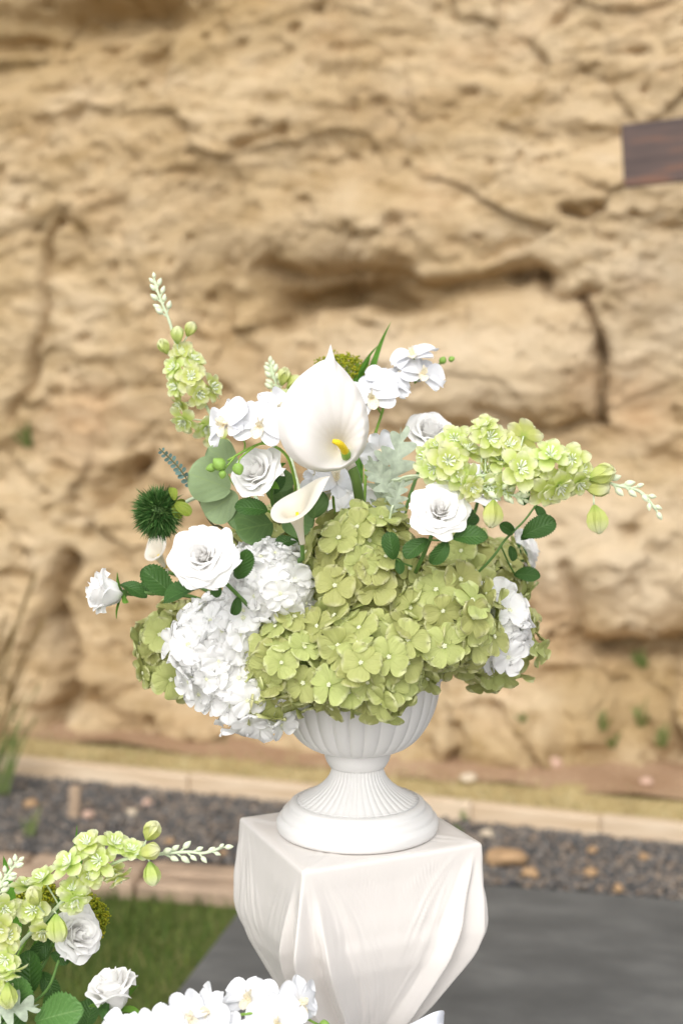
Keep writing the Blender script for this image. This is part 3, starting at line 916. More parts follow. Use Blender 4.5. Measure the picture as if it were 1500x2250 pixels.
for k, (p, n_, h_, lb) in enumerate(weeds):
    clump('weed', cliff_point(*p, 0.01), n_, h_ * 1.1, 0.8, M['weed'], lb, k + 5, 0.004, up=Vector((cn.x, cn.y, 1.2)).normalized(), group='green weeds on the cliff')
clump('weed', G(1022, 1800) + Vector((0, -.01, 0)), 6, .07, .5, M['weed'], 'green weed sprouting in front of the kerb right of the urn foot', 44, 0.003, group='green weeds on the cliff')
clump('weed', G(1000, 1838), 14, .04, 1.2, M['weed'], 'low green weed on the gravel behind the pedestal corner', 45, 0.004)
clump('weed', G(65, 1838), 6, .09, .4, M['weed'], 'green weed in the gravel above the leftmost larkspur', 46, 0.003)
b0 = G(-45, 1735)
clump('dry_grass', b0, 22, 0.7, 0.12, M['dryblade'], 'tall dry grass clump at the left edge by the kerb', 60, 0.0018)
clump('green_grass', G(-8, 1752), 20, 0.36, 0.25, M['weed'], 'green grass tuft at the left edge in front of the dry grass', 61, 0.004)

# wooden plank fixed in front of the cliff, upper right
m, nt, bs, out = newmat('dark stained wood')
tc = nt.nodes.new('ShaderNodeTexCoord')
mp = nt.nodes.new('ShaderNodeMapping')
mp.inputs['Scale'].default_value = (1.5, 10, 12)
nt.links.new(tc.outputs['Object'], mp.inputs['Vector'])
a = nd(nt, 'ShaderNodeTexNoise', Scale=3.0, Detail=6.0)
nt.links.new(mp.outputs[0], a.inputs['Vector'])
c = ramp(nt, a.outputs['Fac'], [(0.35, (0.05, 0.03, 0.026)), (0.55, (0.085, 0.052, 0.042)), (0.66, (0.16, 0.07, 0.038)), (0.8, (0.10, 0.066, 0.056))])
nt.links.new(c, bs.inputs['Base Color'])
bs.inputs['Roughness'].default_value = 0.6
bump(nt, a.outputs['Fac'], 0.3, 0.003, bs)
M['plank'] = m
pY = 4.35
a_, b_, c_ = P(1375, 277, pY), P(1372, 415, pY), P(1500, 262, pY - 0.045)
pd = (c_ - a_).normalized(); pz = (a_ - b_).normalized(); pz = (pz - pd * pz.dot(pd)).normalized(); pn = pd.cross(pz)
pm = Matrix((pd, pn, pz)).transposed().to_4x4()
ph = (a_ - b_).length
T = Thing('wooden_plank', b_, 'dark stained wooden plank fixed before the cliff at upper right', 'plank')
V, F = boxgeo(0, 1.1, 0.0, 0.035, 0, ph, 0.004)
T.part('board', make_mesh('board', V, F, M['plank'], None, False), Matrix.Translation(b_) @ pm)
M['steel'] = plain('steel pin', (0.2, 0.2, 0.2), 0.5)
for k in (0.35, 0.95):
    q = b_ + pd * k + pz * ph * 0.5 + pn * 0.034
    V, F = tube([q, q + Vector((0.1, 0.75, 0))], 0.008)
    T.geo('fixing_pin', V, F, M['steel'])

# ================================================================== PEDESTAL AND URN
ZT = 0.74
cF, cL, cR = G(665, 1917, ZT), G(527, 1797, ZT), G(1058, 1853, ZT)
cB = cL + cR - cF
CX = (cF + cB + cL + cR) / 4
UX = Vector((CX.x, CX.y, ZT))
m, nt, bs, out = newmat('ivory satin')
tc = nt.nodes.new('ShaderNodeTexCoord')
mp = nt.nodes.new('ShaderNodeMapping')
mp.inputs['Scale'].default_value = (1, 1, 0.35)
nt.links.new(tc.outputs['Object'], mp.inputs['Vector'])
a = nd(nt, 'ShaderNodeTexNoise', Scale=28.0, Detail=4.0, Distortion=0.6)
nt.links.new(mp.outputs[0], a.inputs['Vector'])
b = nd(nt, 'ShaderNodeTexNoise', Scale=1200.0, Detail=2.0)
nt.links.new(tc.outputs['Object'], b.inputs['Vector'])
c = ramp(nt, a.outputs['Fac'], [(0.3, (0.685, 0.65, 0.617)), (0.7, (0.70, 0.665, 0.632))])
nt.links.new(c, bs.inputs['Base Color'])
bs.inputs['Roughness'].default_value = 0.46
bs.inputs['Specular IOR Level'].default_value = 0.35
bs.inputs['Sheen Weight'].default_value = 0.15
h = math_n(nt, 'MULTIPLY_ADD', b.outputs['Fac'], 0.08)
nt.links.new(a.outputs['Fac'], h.node.inputs[2])
bump(nt, h, 0.12, 0.006, bs)
M['satin'] = m
ped = Thing('draped_pedestal', (CX.x, CX.y, 0), 'square pedestal draped in ivory satin gathered below its top', 'pedestal')
poly = [cF, cR, cB, cL]
def square_r(th):
    d = Vector((math.cos(th), math.sin(th), 0))
    best = 1e9
    for k in range(4):
        a, b = poly[k] - CX, poly[(k + 1) % 4] - CX
        e_ = b - a
        den = d.x * e_.y - d.y * e_.x
        if abs(den) < 1e-9: continue
        t = (a.x * e_.y - a.y * e_.x) / den
        u_ = (a.x * d.y - a.y * d.x) / den
        if t > 0 and -1e-4 <= u_ <= 1.0001: best = min(best, t)
    return best
cang = [math.atan2((p - CX).y, (p - CX).x) for p in poly]
NT, NR = 720, 130
zs = np.array([.742, .70, .66, .63, .60, .563, .518, .47, .45, .40, .2, .004])
fs = np.array([1.0, 1.035, 1.06, 1.055, .985, .82, .60, .36, .37, .62, 1.0, 1.15])
zf = np.linspace(0, 0.76, 400)
ff = np.interp(-zf, -zs, fs)
kern = np.exp(-np.linspace(-2.2, 2.2, 17) ** 2); kern /= kern.sum()
ff = np.convolve(np.pad(ff, 8, mode='edge'), kern, 'valid')
def prof(z): return float(np.interp(z, zf, ff))
def wrap(a): return (a + math.pi) % (2 * math.pi) - math.pi
# creases run down from the four corners; between two creases the satin is pulled flat
creases = []
rs = random.Random(11)
CR = {0: ((-38, -.006), (-25, .008), (-14, -.008), (-2, .010), (7, -.012), (19, .012), (31, -.008)),
      1: ((-43, -.006), (-31, .010), (-20, -.009), (-9, .010), (2, -.006), (12, .009), (27, -.006)),
      2: ((-30, -.007), (-16, .009), (-3, -.008), (10, .010), (26, -.007)),
      3: ((-34, -.006), (-21, .009), (-8, -.008), (4, .010), (16, -.009), (30, .007))}
for k in range(4):
    for off_, am in CR[k]:
        creases.append([cang[k], R(off_), 1.2 * am * rs.uniform(.85, 1.15), rs.uniform(0, 6.28), rs.uniform(0.0, 0.14)])
creases.sort(key=lambda c_: (c_[0] + c_[1] + 10 * math.pi) % (2 * math.pi))
thg = -math.pi + 2 * math.pi * np.arange(NT) / NT
sqg = np.array([square_r(t_) for t_ in thg])
V, U = [], []
zrow = [0.7405 - 0.7365 * (j / (NR - 1)) ** 1.25 for j in range(NR)]
for j, z in enumerate(zrow):
    t = min(1.0, max(0.0, (0.74 - z) / 0.27))
    below = max(0.0, (0.47 - z) / 0.47)
    rdn = t ** 1.6
    pf = prof(z)
    pts_ = []
    for (ca, dr, am, ph, st0) in creases:
        th = ca + dr * (t ** 0.7) + 0.022 * math.sin(7 * t + ph) * t
        k_ = min(1.0, max(0.0, (t - st0) / 0.34))
        base = (float(np.interp(wrap(th), thg, sqg, period=2 * math.pi)) * (1 - rdn) + 0.152 * rdn) * pf
        pts_.append((th % (2 * math.pi), base + am * k_ * (1.15 - 0.5 * max(0, t - .8) / .2) * (1 + 1.5 * below)))
    pts_.sort()
    pa = np.array([p_[0] for p_ in pts_]); pr_ = np.array([p_[1] for p_ in pts_])
    pa = np.concatenate([[pa[-1] - 2 * math.pi], pa, [pa[0] + 2 * math.pi]]); pr_ = np.concatenate([[pr_[-1]], pr_, [pr_[0]]])
    tg = thg % (2 * math.pi)
    ix = np.clip(np.searchsorted(pa, tg, 'right') - 1, 0, len(pa) - 2)
    t1, t2, r1, r2 = pa[ix], pa[ix + 1], pr_[ix], pr_[ix + 1]
    chord = r1 * r2 * np.sin(np.maximum(t2 - t1, 1e-6)) / np.maximum(1e-9, r1 * np.sin(tg - t1) + r2 * np.sin(t2 - tg))
    chord = np.where(t2 - t1 < 1e-4, r1, chord)
    w_ = min(1.0, t / 0.10)
    rr_ = sqg * pf * (1 - w_) + chord * w_
    # the cloth's own softness rounds every crease a little, more so lower down
    n_s = int(1 + 2 * t)
    ks = np.hanning(2 * n_s + 3); ks /= ks.sum()
    rr_ = np.convolve(np.concatenate([rr_[-n_s - 1:], rr_, rr_[:n_s + 1]]), ks, 'valid')
    # slack: wide shallow sags
    rr_ = rr_ + 0.006 * fbm(np.cos(thg) * 2.2 + 60, np.sin(thg) * 2.2 + z * 7 + 30, 230, 2) * min(1, t * 2.5) * (1 - 0.4 * t)
    # fine pull wrinkles fanning out of each corner
    q_ = np.stack([(thg - c_ + math.pi) % (2 * math.pi) - math.pi for c_ in cang])
    q_ = q_[np.argmin(np.abs(q_), 0), np.arange(NT)] / (t ** 0.7 + 0.06)
    kc = np.argmin(np.stack([np.abs((thg - c_ + math.pi) % (2 * math.pi) - math.pi) for c_ in cang]), 0)
    edge_ = np.clip(1.25 - np.abs(q_) * (t ** 0.7 + 0.06) / R(38), 0, 1)
    wr = fbm(q_ * 7 + 50 + kc * 13.7, q_ * 0.6 + t * 2.2 + 20, 240, 3, 0.6)
    rr_ = rr_ + (0.0052 * np.abs(wr) - 0.001) * min(1, t * 4) * edge_
    # close pleats at the tie and below it
    rr_ = rr_ + (0.0026 * max(0, t - 0.75) / 0.25 + 0.018 * below) * np.sin(thg * 26 + 3 * np.sin(thg * 3))
    if j < 3: rr_ = rr_ - (0.0022, 0.0006, 0.0)[j]
    for i in range(NT):
        V.append((CX.x + rr_[i] * math.cos(thg[i]), CX.y + rr_[i] * math.sin(thg[i]), z))
        U.append((i / NT, j / NR))
F = grid_faces(NT, NR, True)
# flat top with pull creases towards the corners
o = len(V)
NK = 14
for k in range(1, NK):
    f_ = 1 - k / NK
    for i in range(NT):
        th = -math.pi + 2 * math.pi * i / NT
        x, y, z = V[i]
        cr = 0
        for q, ca in enumerate(cang):
            for dd, aa in ((0.09, .0022), (-0.12, .0016), (0.22, .0012)):
                d = wrap(th - ca - dd * (1 - f_) * 2.0)
                cr += aa * math.exp(-(d / 0.05) ** 2) * math.sin(math.pi * min(1, (1 - f_) * 1.6)) * (1 - (1 - f_))
        V.append((CX.x + (x - CX.x) * f_, CX.y + (y - CX.y) * f_, 0.7410 + cr))
        U.append((i / NT, f_))
for k in range(NK - 1):
    a0 = 0 if k == 0 else o + (k - 1) * NT
    b0_ = o + k * NT
    for i in range(NT):
        i2 = (i + 1) % NT
        F.append((a0 + i2, a0 + i, b0_ + i, b0_ + i2))
V.append((CX.x, CX.y, 0.741)); U.append((0.5, 0.5))
lst = o + (NK - 2) * NT
for i in range(NT): F.append((lst + (i + 1) % NT, lst + i, len(V) - 1))
ped.geo('satin_cover', V, F, M['satin'], U)
# ribbon round the gather, with a bow loop on the right
rib = Geo()
prof_r = [(0.062, .455), (0.064, .462), (0.064, .480), (0.062, .487)]
v_, f_ = lathe(prof_r, 48)
rib.add([(CX.x + a, CX.y + b, c) for a, b, c in v_], f_)
ro = ped.geo('ribbon', rib.V, rib.F, M['ribbon'])
def ribbon_strip(path, width, wdir):
    V, U = [], []
    for i, p in enumerate(path):
        for k in range(5):
            u = k / 4 - 0.5
            V.append(p + Vector(wdir) * width * u + Vector((0, 0, 0.004 * math.cos(u * 5))))
            U.append((k / 4, i / (len(path) - 1)))
    return V, grid_faces(5, len(path)), U
q0 = P(868, 2262, 1.70)
for k, (pts, wdir) in enumerate((
        ([(868, 2262, 1.70), (905, 2248, 1.66), (950, 2226, 1.64), (974, 2222, 1.66), (968, 2240, 1.68), (930, 2262, 1.69), (880, 2272, 1.70)], (0.10, 0.55, 0.8)),
        ([(868, 2262, 1.70), (890, 2330, 1.66), (900, 2420, 1.65), (905, 2500, 1.66)], (0.9, 0.3, 0)),
        ([(868, 2262, 1.70), (820, 2270, 1.64), (770, 2300, 1.62), (780, 2320, 1.64), (860, 2275, 1.69)], (0.1, 0.5, 0.85)))):
    V, F, U = ribbon_strip(smooth_path([P(p[0], p[1] + 8, p[2]) for p in pts], 8), 0.015, wdir)
    ped.geo('bow_loop' if k != 1 else 'bow_tail', V, F, M['ribbon'], U)

# urn
urn = Thing('urn', UX, 'white fluted pedestal urn holding the flower arrangement', 'urn')
UM = Matrix.Translation(UX + Vector((0, 0, 0.0015)))
def groove(n, depth, sharp=0.35, ph=0.0):
    def f(th, j=0): return 1 - depth * (1 + 0.25 * math.sin(th * 5 + 1) * math.sin(th * 2.3)) * (1 - abs(math.sin(n * th / 2 + ph + 0.10 * math.sin(th * 3))) ** sharp)
    return f
# foot: stepped round plate
pr = [(0.001, 0.0), (0.098, 0.0), (0.1025, 0.002), (0.1045, 0.006), (0.1045, 0.013), (0.103, 0.017), (0.0995, 0.0185), (0.0985, 0.0195),
      (0.0985, 0.0215), (0.0975, 0.025), (0.094, 0.0285), (0.0895, 0.030), (0.0885, 0.031), (0.0885, 0.033), (0.087, 0.0365), (0.083, 0.0385), (0.079, 0.039), (0.001, 0.0395)]
V, F = lathe(pr, 128)
urn.part('foot', make_mesh('foot', V, F, M['urn']), UM)
# fluted neck
prn = []
for j in range(26):
    t = j / 25
    r_ = 0.0335 + 0.0455 * (1 - t) ** 2.1
    prn.append((r_, 0.039 + 0.046 * t))
prn = [(0.076, 0.0385)] + [(0.0795, 0.0405)] + prn[1:]
gn = groove(44, 0.055, 0.5)
V, F = lathe(prn, 528, lambda th, j: gn(th) if 1 <= j else 0.98)
urn.part('fluted_neck', make_mesh('fluted_neck', V, F, M['urn']), UM)
# collar
prc = [(0.032, 0.083), (0.036, 0.0845), (0.0375, 0.087), (0.0405, 0.092), (0.0425, 0.098), (0.0432, 0.104), (0.0435, 0.108), (0.042, 0.110), (0.03, 0.110)]
V, F = lathe(prc, 96)
urn.part('collar', make_mesh('collar', V, F, M['urn']), UM)
# gadrooned bowl
prb = [(0.040, 0.1075)]
for j in range(30):
    t = j / 29
    prb.append((0.044 + 0.0625 * math.sin(t * math.pi / 2) ** 0.85, 0.107 + 0.092 * (1 - math.cos(t * math.pi / 2)) ** 0.9 + 0.006 * t))
gb = groove(30, 0.045, 0.42, 0.3)
V, F = lathe(prb, 480, lambda th, j: gb(th) if j > 0 else 0.95)
bowl = urn.part('bowl', make_mesh('bowl', V, F, M['urn']), UM)
prr = [(0.101, 0.200), (0.112, 0.203), (0.115, 0.207), (0.114, 0.212), (0.108, 0.213), (0.104, 0.209), (0.100, 0.19), (0.001, 0.188)]
V, F = lathe(prr, 128)
urn.part('rim', make_mesh('rim', V, F, M['urn']), UM)

# ================================================================== FLOWERS
HUB = UX + Vector((0, 0, 0.20))                    # where the stems go into the urn
TOCAM = Vector((0, -1, 0.25)).normalized()

# ---- hydrangeas
def floret_mesh(seed, mat, L, W, ruf, spread):
    g = Geo()
    rs = random.Random(seed)
    for k in range(4):
        V, F, U = petal(L * rs.uniform(.92, 1.08), W * rs.uniform(.92, 1.1), 0.75, 3.6, spread + rs.uniform(-.12, .16), spread - 0.35 + rs.uniform(-.35, .30),
                        rs.uniform(-.10, .20), ruf, rs.choice((1.4, 2.0, 2.6)), seed * 7 + k, 8, 8, mid=0.0012, wave=0.0012)
        g.add(V, F, U, Matrix.Translation((0, 0, 0.0012 * (k % 2))) @ rz(k * math.pi / 2 + rs.uniform(-.12, .12)))
    return g.mesh('floret', mat)
def eye_mesh(mat):
    g = Geo()
    for k in range(5):
        a = k * 1.2566
        r_ = 0.0019
        v, f = egg(0.0024, 0.0026, 6, 5)
        g.add([(x + r_ * math.cos(a), y + r_ * math.sin(a), z + 0.0006) for x, y, z in v], f)
    v, f = egg(0.0032, 0.0026, 6, 5)
    g.add(v, f)
    return g.mesh('floret_eye', mat)
GF = [floret_mesh(k, M['green_hyd'], 0.0240, 0.0268, 0.0022, 0.30) for k in range(8)]
WF = [floret_mesh(k + 30, M['white_hyd'], 0.0225, 0.0250, 0.0036, 0.36) for k in range(8)]
EYE = eye_mesh(M['floret_eye'])
BC = UX + Vector((0, 0.02, 0.27))                  # middle of the whole arrangement
def hydrangea(px, py, Y, r, white, label, seed, squash=1.0, step=0.0285):
    c = P(px, py, Y)
    rs = random.Random(seed)
    T = Thing('hydrangea', HUB, label, 'hydrangea', 'hydrangea heads in the urn')
    out = (c - BC).normalized()
    n = int(4 * math.pi * r * r / (step * step))
    fl = WF if white else GF
    ga = math.pi * (3 - 5 ** 0.5)
    for i in range(n):
        zz = 1 - 2 * (i + 0.5) / n
        a = i * ga + rs.uniform(-.2, .2)
        q = math.sqrt(1 - zz * zz)
        d = Vector((q * math.cos(a), q * math.sin(a), zz))
        if d.dot(out) < -0.35 and d.dot(TOCAM) < 0.1: continue
        rr = r * rs.uniform(0.70, 1.05) * (1 + 0.16 * math.sin(3.1 * d.x + seed) * math.cos(2.7 * d.z + 2 * seed)) - 0.005
        nrm = (d + Vector((rs.gauss(0, .33), rs.gauss(0, .33), rs.gauss(0, .33))) + Vector((0, -0.12, 0.12))).normalized()
        mm = frame(c + Vector((d.x, d.y, d.z * squash)) * rr, nrm, rs.uniform(0, 6.28), rs.uniform(.82, 1.08))
        o = T.part('floret', rs.choice(fl), mm)
        T.part('floret_eye', EYE, mm, o, mm)
    v, f = lathe([(max(1e-4, r * 0.72 * math.sin(math.pi * j / 8)), -r * 0.72 * math.cos(math.pi * j / 8)) for j in range(9)], 16)
    T.geo('head_core', [c + Vector(p) for p in v], f, M['core'] if not white else M['white_hyd'])  # inner ball behind the florets, painted dark on green heads as gap shade
    T.stem('stem', [HUB + Vector((rs.uniform(-.03, .03), rs.uniform(-.03, .03), 0)), HUB.lerp(c, .5) + Vector((0, 0, .01)), c], 0.004, 0.003, M['stem_lime'])
    return T
HY = [(800, 1255, 1.700, .080, 0, 'large green hydrangea head under the tall calla stem'),
      (640, 1460, 1.665, .066, 0, 'green hydrangea head low at front left of the white drift'),
      (812, 1452, 1.640, .074, 0, 'lowest green hydrangea head at front centre over the urn bowl'),
      (962, 1365, 1.672, .072, 0, 'green hydrangea head at front right below the open rose'),
      (1050, 1272, 1.860, .070, 0, 'green hydrangea head at right rear behind the rose leaves'),
      (1078, 1405, 1.800, .060, 0, 'green hydrangea head at far right outside the white one'),
      (412, 1430, 1.800, .068, 0, 'green hydrangea head at far left below the rose stems'),
      (575, 1215, 1.850, .056, 0, 'green hydrangea head mostly hidden behind the left eucalyptus leaves'),
      (598, 1288, 1.685, .060, 1, 'white hydrangea head right of the large left rose'),
      (485, 1415, 1.695, .061, 1, 'white hydrangea head beside the far left green head'),
      (556, 1508, 1.690, .061, 1, 'lowest white hydrangea head hanging over the urn rim at left'),
      (1082, 1378, 1.725, .046, 1, 'narrow white hydrangea head between two green ones at right'),
      (800, 1170, 1.850, .058, 1, 'white hydrangea head behind the tall calla stem'),
      (905, 1415, 1.700, .058, 0, 'green hydrangea head tucked between front centre and front right heads')]
for k, h_ in enumerate(HY):
    hydrangea(*h_, seed=k + 3, step=0.0222 if h_[4] else 0.0240)

# ---- roses
def rose_petal(seed, rb, rt, h, span, curl, phase, spiral, open_, dip=0.18):
    rs = random.Random(seed)
    nu, nv = 11, 10
    V, U = [], []
    p1, p2 = rs.uniform(0, 6.28), rs.uniform(0, 6.28)
    for j in range(nv):
        v = j / (nv - 1)
        for i in range(nu):
            u = -1 + 2 * i / (nu - 1)
            lip = max(0.0, (v - 0.66) / 0.34)
            ang = phase + u * span * (0.35 + 0.65 * v ** 0.6) * (1 - 0.16 * lip ** 2)
            r_ = rb + (rt - rb) * v ** (0.55 + 0.45 * open_) + spiral * u
            z = h * (v ** 1.15) * (1 - dip * abs(u) ** 4 * v)
            r_ += curl * lip ** 2.2 * (1.0 + 0.25 * math.sin(5 * u + p1))
            z -= curl * 0.8 * lip ** 3 * (0.9 + 0.4 * abs(u) ** 3)
            r_ += 0.025 * math.sin(3 * u + p1) * v * rt
            z += 0.028 * math.sin(3.4 * u + p2) * v * h
            V.append((r_ * math.cos(ang), r_ * math.sin(ang), z))
            U.append(((u + 1) / 2, v))
    return V, grid_faces(nu, nv), U
def rose_petals(kind, seed):
    rs = random.Random(seed)
    L = {'open': [(2, .02, .06, .82, 2.0, 0, .03, 0), (3, .03, .11, .84, 1.35, .01, .035, .1), (3, .04, .17, .85, 1.3, .02, .04, .1), (3, .05, .24, .85, 1.3, .035, .04, .2), (3, .06, .32, .83, 1.3, .05, .05, .2),
                  (4, .08, .42, .86, 1.08, .08, .05, .25), (4, .10, .53, .82, 1.05, .13, .05, .35), (5, .12, .64, .76, .92, .17, .05, .40), (5, .13, .76, .68, .88, .22, .05, .48), (6, .14, .86, .54, .76, .24, .05, .60)],
         'half': [(2, .02, .06, 1.06, 2.0, 0, .03, 0), (3, .04, .13, 1.08, 1.35, .01, .04, .1), (3, .06, .21, 1.10, 1.3, .03, .04, .1), (3, .08, .30, 1.09, 1.3, .05, .05, .15), (4, .09, .40, 1.05, 1.1, .09, .05, .2),
                  (4, .11, .50, .98, 1.05, .14, .05, .25), (5, .12, .62, .88, .95, .19, .05, .35), (5, .12, .76, .72, .9, .22, .05, .5)],
         'bud': [(2, .04, .09, 1.25, 2.0, 0, .04, 0), (3, .08, .19, 1.28, 1.35, .02, .05, .0), (3, .12, .29, 1.26, 1.25, .05, .05, .0), (4, .14, .40, 1.20, 1.1, .09, .05, .0), (5, .16, .51, 1.10, .98, .15, .05, .1), (5, .16, .62, .98, .9, .2, .05, .2)]}[kind]
    out, ph = [], rs.uniform(0, 6)
    for li, (n, rb, rt, h, sp, cu_, spi, op) in enumerate(L):
        ph += rs.uniform(0.4, 1.0)
        for k in range(n):
            V, F, U = rose_petal(seed * 50 + li * 9 + k, rb, rt * rs.uniform(.95, 1.06), h * rs.uniform(.95, 1.05), sp, cu_ * rs.uniform(.7, 1.3), ph + k * 2 * math.pi / n, spi, op)
            out.append(make_mesh('petal', V, F, M['white_petal'], U))
    return out
ROSE = {'open': rose_petals('open', 1), 'half': rose_petals('half', 2), 'bud': rose_petals('bud', 3), 'open2': rose_petals('open', 5), 'half2': rose_petals('half', 6)}
_g = Geo()
V, F, U = petal(0.85, 0.34, 0.35, 2.2, 1.25, 0.9, 0.35, seed=2, point=0.35, nu=5)
SEPAL = make_mesh('sepal', V, F, M['sepal'], U)
v, f = lathe([(0.02, -.22), (.13, -.18), (.17, -.08), (.13, .02), (.02, .04)], 12)
HIP = make_mesh('calyx', v, f, M['stem'], [(0.5, 0.5)] * len(v))
def leaf_geo(L, W, seed=0, serr=0.07, fold=0.34, bend=-0.5, a=0.62, b=2.4, point=0.12, teeth=15):
    nu, nv = 9, 31
    rs = random.Random(seed)
    def hw(v): return v ** a * max(0, 1 - v ** b) ** (0.55 + point)
    mx = max(hw(i / 50) for i in range(51))
    V, U, y, z, pv = [], [], 0, 0, 0
    ph = rs.uniform(0, 6)
    for j in range(nv):
        v = j / (nv - 1)
        th = bend * v + 0.2
        y += math.cos(th) * (v - pv) * L; z += math.sin(th) * (v - pv) * L; pv = v
        w = W / 2 * hw(max(v, 0.004)) / mx * (1 + (serr if j % 2 else -serr))
        for i in range(nu):
            u = -1 + 2 * i / (nu - 1)
            off = fold * abs(u) * w + 0.06 * W * math.sin(7 * v + ph + (1.3 if u > 0 else 0)) * abs(u)
            V.append((u * w, y - math.sin(th) * off + serr * (j % 2) * abs(u) ** 6 * 0.002, z + math.cos(th) * off))
            U.append(((u + 1) / 2, v))
    return V, grid_faces(nu, nv), U
LEAF = []
for k in range(4):
    V, F, U = leaf_geo(1.0, 0.58 + 0.06 * (k % 2), k, bend=-0.5 - 0.2 * k)
    LEAF.append(make_mesh('leaf', V, F, M['rose_leaf'], U))
def put_leaf(T, p0, p1, Y0, Y1, facing=(0, -1, 0.5), name='leaf', me=None, k=0):
    a, b = P(*p0, Y0), P(*p1, Y1)
    mm = along(a, b - a, Vector(facing), (b - a).length)
    return T.part(name, me or LEAF[k % 4], mm)
def rose(px, py, Y, rad, face, kind, label, stem_pts, leaves=(), roll=0.0, seed=0, sepals=5, bend_up=1.0, mat_stem='stem'):
    c = P(px, py, Y)
    n = Vector(face).normalized()
    hgt = {'open': .45, 'open2': .45, 'half': .55, 'half2': .55, 'bud': .6}[kind]
    base = c - n * rad * hgt
    pts = [Vector(p) if len(p) == 3 and abs(p[0]) < 20 else P(*p) for p in stem_pts]
    T = Thing('rose', pts[-1], label, 'rose', 'white roses')
    mm = frame(base, n, roll, rad)
    for me in ROSE[kind]:
        T.part('petal', me, mm)
    T.part('calyx', HIP, mm)
    for k in range(sepals):
        ang = k * 2 * math.pi / 5 + seed
        T.part('sepal', SEPAL, mm @ Matrix.Translation((0.10 * math.cos(ang + math.pi / 2), 0.10 * math.sin(ang + math.pi / 2), -0.04)) @ rz(ang) @ rx(R(-35 - 14 * (k % 3))))
    T.stem('stem', [base - n * rad * 0.15] + [base - n * rad * 0.6] + pts, 0.0022, 0.0026, M[mat_stem])
    for k, lf in enumerate(leaves):
        (p0, p1, Y0, Y1) = lf[:4]
        put_leaf(T, p0, p1, Y0, Y1, lf[4] if len(lf) > 4 else (random.uniform(-.3, .3), -1, random.uniform(.3, 1)), k=k)
    return T
HB = (HUB.x, HUB.y, HUB.z)
def twig(T, a, b, Ya, Yb, r_=0.0012, mat='stem'):
    T.stem('leaf_stalk', [P(*a, Ya), P((a[0] + b[0]) / 2, (a[1] + b[1]) / 2 + 3, (Ya + Yb) / 2), P(*b, Yb)], r_, r_, M[mat], 4, 6)
T = rose(443, 1222, 1.575, .0345, (-0.12, -1, 0.42), 'open', 'open white rose facing forward at left above the white hydrangeas',
     [(540, 1325, 1.64), (590, 1370, 1.72), HB],
     [((520, 1272), (545, 1208), 1.60, 1.585, (0.5, -1, .3)), ((448, 1292), (352, 1313), 1.59, 1.60, (0, -.6, 1)), ((470, 1272), (478, 1312), 1.585, 1.575, (0, -1, .2)),
      ((522, 1312), (517, 1352), 1.63, 1.62, (.5, -1, .1))], seed=1)
T = rose(232, 1302, 1.70, .033, (-1, -0.35, 0.12), 'bud', 'white rosebud in side view at the far left on its own stem',
     [(300, 1302, 1.70), (380, 1308, 1.70), (470, 1330, 1.74), HB],
     [((262, 1284), (324, 1312), 1.70, 1.69, (0, -.5, 1)), ((380, 1308), (314, 1248), 1.69, 1.68, (.2, -1, .4)), ((340, 1308), (306, 1275), 1.71, 1.72, (0, -1, .3))], seed=2)
T = rose(562, 1037, 1.665, .034, (-0.45, -0.75, 0.48), 'half', 'white rose half hidden under the left orchid spray',
     [(600, 1110, 1.72), (640, 1170, 1.76), HB],
     [((588, 1122), (516, 1112), 1.66, 1.645, (0, -1, .6)), ((655, 1190), (604, 1192), 1.69, 1.68, (0, -.7, .8)), ((600, 1085), (620, 1035), 1.72, 1.72, (.4, -1, .2))], seed=3)
T = rose(945, 946, 1.86, .034, (0.1, -0.62, 0.75), 'half2', 'white rose behind the right larkspur at upper right',
     [(935, 1010, 1.88), (900, 1090, 1.86), HB], [((940, 992), (925, 1002), 1.90, 1.88)], seed=4)
T = rose(966, 1118, 1.60, .0305, (0.02, -0.86, 0.50), 'open2', 'open white rose just below the right larkspur spray',
     [(925, 1230, 1.63), (890, 1300, 1.70), HB],
     [((992, 1182), (1072, 1178), 1.60, 1.59, (0, -1, .7)), ((940, 1186), (886, 1222), 1.61, 1.60, (0, -.8, .8)), ((982, 1188), (950, 1242), 1.60, 1.59, (.3, -1, .1)),
      ((866, 1228), (852, 1172), 1.62, 1.61, (-.2, -1, .3)), ((872, 1225), (880, 1262), 1.625, 1.62, (.3, -1, 0)), ((1020, 1158), (1046, 1122), 1.64, 1.66, (.3, -1, 0))], seed=5)
twig(T, (940, 1186), (1000, 1182), 1.61, 1.60); twig(T, (905, 1245), (862, 1222), 1.63, 1.62)
T = rose(1150, 1205, 1.97, .034, (0.75, 0.1, 0.25), 'half', 'blurred white rose at far right behind its green leaves',
     [(1105, 1215, 1.92), (1040, 1260, 1.86), HB],
     [((1125, 1205), (1100, 1228), 1.93, 1.92), ((1118, 1195), (1158, 1232), 1.92, 1.92, (.3, -.8, .6))], seed=6)
